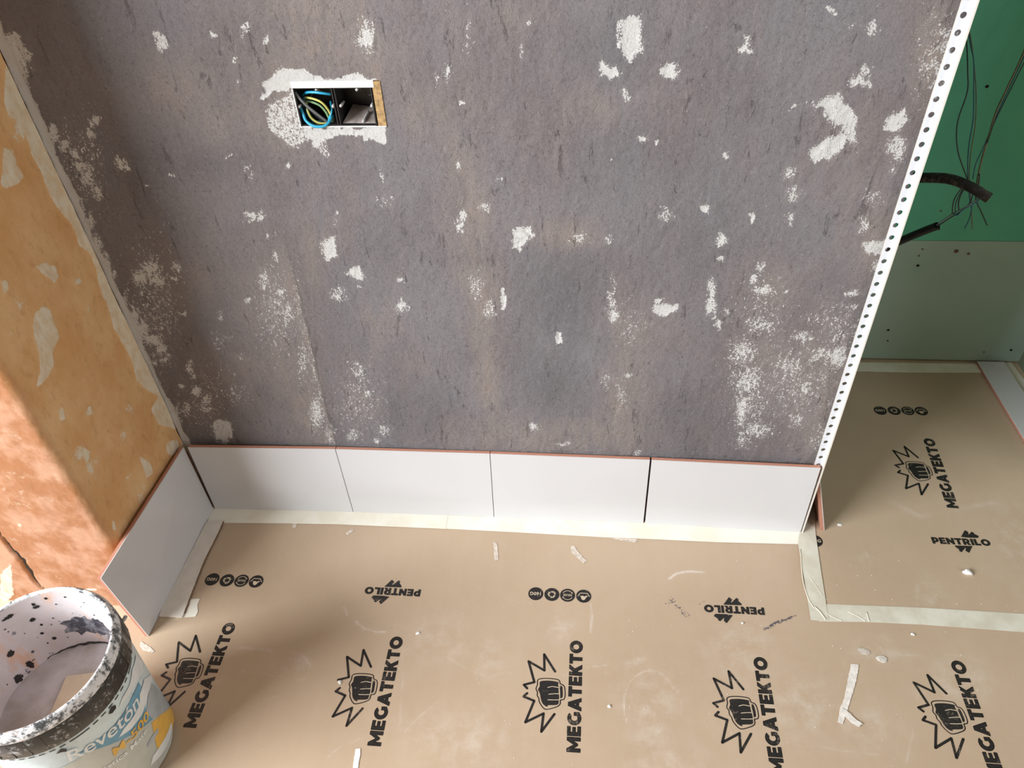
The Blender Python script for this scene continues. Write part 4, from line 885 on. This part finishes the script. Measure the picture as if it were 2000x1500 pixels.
while ang < 60:
    ln_ = {0: 4, 1: 4, 2: 4, 3: 4, 4: 4, 5: 4, 6: 14}[i % 7]
    dash.append(([(rd(ang)*.115, .2300), (rd(ang+ln_)*.115, .2300), (rd(ang+ln_)*.115, .2323), (rd(ang)*.115, .2323)], [(0, 1, 2, 3)])); ang += ln_+2.6; i += 1
mk('dashed_slots', *wrap(join(*dash), .0009), M_BLACK, root)
pb = simple('label_blue', (.16, .36, .50, 1), .45, .4, .15, 30); po = simple('label_orange', (.80, .48, .10, 1), .45, .4, .1, 30); pg = simple('label_grey', (.42, .46, .48, 1), .45, .4, .12, 30); pw = simple('label_white', (.80, .83, .83, 1), .45, .4, .05, 30); pk = simple('label_khaki', (.55, .57, .52, 1), .45, .4, .1, 20)
C1 = lambda X, Y: (X*.24, 1140+Y*.24)
def labpoly(name, pts, m, off): return mk(name, *wrap(fill2d([lab([C1(*p) for p in pts])]), off), m, root)
labpoly('label_field', [(480,1500),(700,1380),(900,1230),(1060,1170),(1190,1050),(1240,1090),(1390,990),(1400,1100),(1390,1300),(1300,1480),(1200,1650),(900,1700),(600,1650)], pk, .0005)
labpoly('label_panel', [(1215,790),(1300,880),(1395,985),(1240,1100),(1185,1050),(1200,930)], pg, .0007)
labpoly('label_panel', [(640,1380),(760,1290),(900,1180),(1010,1040),(1080,900),(1125,800),(1150,850),(1190,880),(1180,990),(1185,1050),(1240,1100),(1120,1200),(960,1280),(800,1340)], pb, .0009)
labpoly('label_panel', [(1230,1130),(1300,1070),(1395,990),(1412,1060),(1405,1150),(1380,1240),(1320,1330),(1275,1340),(1250,1230)], po, .0010)
labpoly('label_panel', [(1310,1300),(1385,1130),(1395,1160),(1370,1280),(1300,1400),(1220,1480),(1240,1400)], pw, .0012)
labpoly('label_panel', [(1190,1310),(1230,1240),(1280,1170),(1285,1200),(1240,1280),(1200,1330)], pg, .0013)
labpoly('white_smear', [(1225,740),(1225,800),(1195,900),(1150,1060),(1060,1180),(960,1250),(1000,1180),(1080,1080),(1130,980),(1130,900),(1165,780)], pw, .0014)
labpoly('white_smear', [(1100,580),(1150,640),(1160,720),(1110,790),(1060,880),(1000,960),(960,1010),(990,930),(1050,820),(1070,700)], pw, .0012)
for P_ in ([(880,1060),(900,1000),(935,985),(940,1010),(910,1050)], [(455,1380),(500,1335),(545,1340),(540,1360),(500,1365)]): labpoly('vent_slot', P_, M_BLACK, .0014)
def labtext(txt, p0, p1, size, m, off, embold):
    a, b = lab([C1(*p0), C1(*p1)]); vf = font2d(txt, 1, embold); xs = [v[0] for v in vf[0]]; W_ = max(xs)-min(xs); L = math.hypot(b[0]-a[0], b[1]-a[1]); s = L/W_
    vf = tr(vf, s, size, 0, 0, 0); an = math.atan2(b[1]-a[1], b[0]-a[0]); c_ = ((a[0]+b[0])/2, (a[1]+b[1])/2)
    return mk('label_lettering', *wrap(tr(vf, 1, 1, c_[0], c_[1], an), off), m, root)
labtext('Revetón', (560,1440), (1130,985), .040, pw, .0016, .012)
labtext('M-500', (920,1400), (1205,1085), .026, po, .0018, .02)
labtext('Plástica Mate', (760,1560), (1190,1200), .016, pw, .0016, .02)
# lug for the lost handle
a = rd(57); mk('handle_lug', *tube([(BC[0]+(RT+.002)*math.cos(a), BC[1]+(RT+.002)*math.sin(a), .232), (BC[0]+(RT+.008)*math.cos(a), BC[1]+(RT+.008)*math.sin(a), .234), (BC[0]+(RT+.012)*math.cos(a), BC[1]+(RT+.012)*math.sin(a), .237)], .003, 8, 4), M_POST, root, True)

# ================================================================== CRUMBS AND SCRAPS
def lump(px, py, sx, sy, h, seed, label, z=.0012, m=M_WHITEPL, name='plaster_crumb', group='plaster crumbs on the paper'):
    c = FL(px, py, z); bm = bmesh.new(); bmesh.ops.create_icosphere(bm, subdivisions=2, radius=1); r_ = np.random.default_rng(seed)
    ph = r_.random((3, 3))*6
    for v in bm.verts:
        k = 1+.22*math.sin(2.3*v.co.x+ph[0, 0])*math.cos(2.9*v.co.y+ph[0, 1])+.15*math.sin(4*v.co.z+ph[1, 0]+3*v.co.x)
        v.co = Vector((c[0]+v.co.x*sx*k, c[1]+v.co.y*sy*k, z+max(-.25, v.co.z)*h*k+h*.25))
    o = mk(name, [v.co[:] for v in bm.verts], [[v.index for v in f.verts] for f in bm.faces], m); bm.free()
    for p in o.data.polygons: p.use_smooth = False
    tag(o, label, 'plaster crumb', group); return o
lump(1890,1119,.0085,.006,.0065,1,'largest white plaster crumb on the alcove paper')
lump(1722,1287,.010,.007,.0016,2,'flat white plaster crumb near the tape scraps', m=simple('crumb_grey', (.62, .57, .51, 1), .9, .2, .12, 220, .6))
lump(1688,1272,.010,.007,.0005,3,'smeared plaster crumb left of the flat one near the tape strip', m=simple('crumb_smear', (.55, .48, .41, 1), .9, .2, .12, 220, .6))
lump(1783,1239,.004,.003,.002,4,'small white crumb just below the long pale tape strip')
lump(1450,1217,.003,.002,.002,5,'tiny white crumb below the upside-down brand word on the right')
lump(816,1237,.004,.003,.002,6,'tiny crumb right of the second fist print', .0008)
lump(664,1333,.0035,.0035,.003,7,'small crumb on the burst lines of the second fist print', .0008)
lump(1640,1025,.005,.004,.001,8,'pale crumb on the alcove paper beside the leaning tile', .0014)
lump(1190,1380,.003,.003,.002,9,'tiny crumb right of the third big word print', .0008)
# torn strips of white residue
def scrap(poly, label, z=.0009, m=M_WHITEPL, cat='scrap', h=.0009):
    P = [np.array(f2(*p)) for p in poly]; Q = []
    for i in range(len(P)):
        a_, b_ = P[i], P[(i+1) % len(P)]; n = max(1, int(np.linalg.norm(b_-a_)/.004))
        for k in range(n): Q.append(a_+(b_-a_)*k/n+np.array([random.uniform(-1, 1), random.uniform(-1, 1)])*.0007)
    o = mk('torn_scrap', *slab([tuple(q) for q in Q], z, z+h), m); tag(o, label, cat, 'white scraps stuck to the paper'); return o
M_RES = simple('pale_residue', (.74, .69, .63, 1), .8, .25, .12, 160, .6)
M_RES2 = simple('faint_residue', (.62, .54, .46, 1), .7, .25, .2, 160, .4)
scrap([(1662,1298),(1677,1299),(1672,1330),(1660,1372),(1650,1400),(1646,1415),(1636,1410),(1640,1385),(1650,1360),(1656,1325)], 'long white scrap strip stuck between the two rightmost fist prints', m=M_RES)
scrap([(1646,1384),(1656,1392),(1670,1405),(1684,1415),(1678,1421),(1662,1413),(1643,1393)], 'short white scrap branching off the long strip', .0019, M_RES)
scrap([(695,1463),(705,1462),(703,1480),(699,1503),(689,1503),(692,1480)], 'white scrap at the bottom edge below the second big word', m=M_WHITEPL)
scrap([(963,1061),(971,1060),(974,1094),(967,1096)], 'narrow pale scrap upright on the paper below the second wall tile joint', m=M_RES2, h=.0005)
scrap([(1114,1068),(1122,1067),(1130,1080),(1146,1096),(1140,1101),(1128,1090),(1116,1080)], 'slanting pale scrap below the third wall tile', m=M_RES2, h=.0005)
scrap([(1196,1046),(1212,1050),(1246,1054),(1242,1061),(1215,1056),(1197,1053)], 'flat pale scrap touching the masking tape by the black tile gap', m=M_RES2, h=.0005)
scrap([(675,1042),(686,1033),(692,1037),(680,1046)], 'small pale scrap below the first wall tile joint', m=M_RES2, h=.0005)
scrap([(572,1022),(580,1020),(578,1032),(571,1031)], 'small pale scrap at the tape edge below the corner tile', m=M_RES2, h=.0005)
scrap([(276,1253),(296,1266),(303,1272),(298,1276),(280,1270),(273,1262)], 'pale smear of filler between the bucket and the left tile', m=M_RES2, h=.0006)
# fine plaster dust
V, F = [], []
for i in range(420):
    px, py = random.uniform(430, 1990), random.uniform(1035, 1498)
    if py < 1215 and px > 1560: z = .0012
    else: z = .0006
    if px > 1560 and py < 1060: continue
    c = FL(px, py, z); r = random.choice([.0004, .0005, .0006, .0008, .0012]); n0 = len(V); a = random.random()*6
    for k in range(3): V.append((c[0]+r*math.cos(a+k*2.1)*random.uniform(.6, 1.3), c[1]+r*math.sin(a+k*2.1), z+.0003))
    V.append((c[0], c[1], z+r)); F += [(n0, n0+1, n0+3), (n0+1, n0+2, n0+3), (n0+2, n0, n0+3)]
o = mk('plaster_dust', V, F, M_WHITEPL); tag(o, 'fine white plaster specks scattered over the kraft paper', 'plaster dust', None, 'stuff')
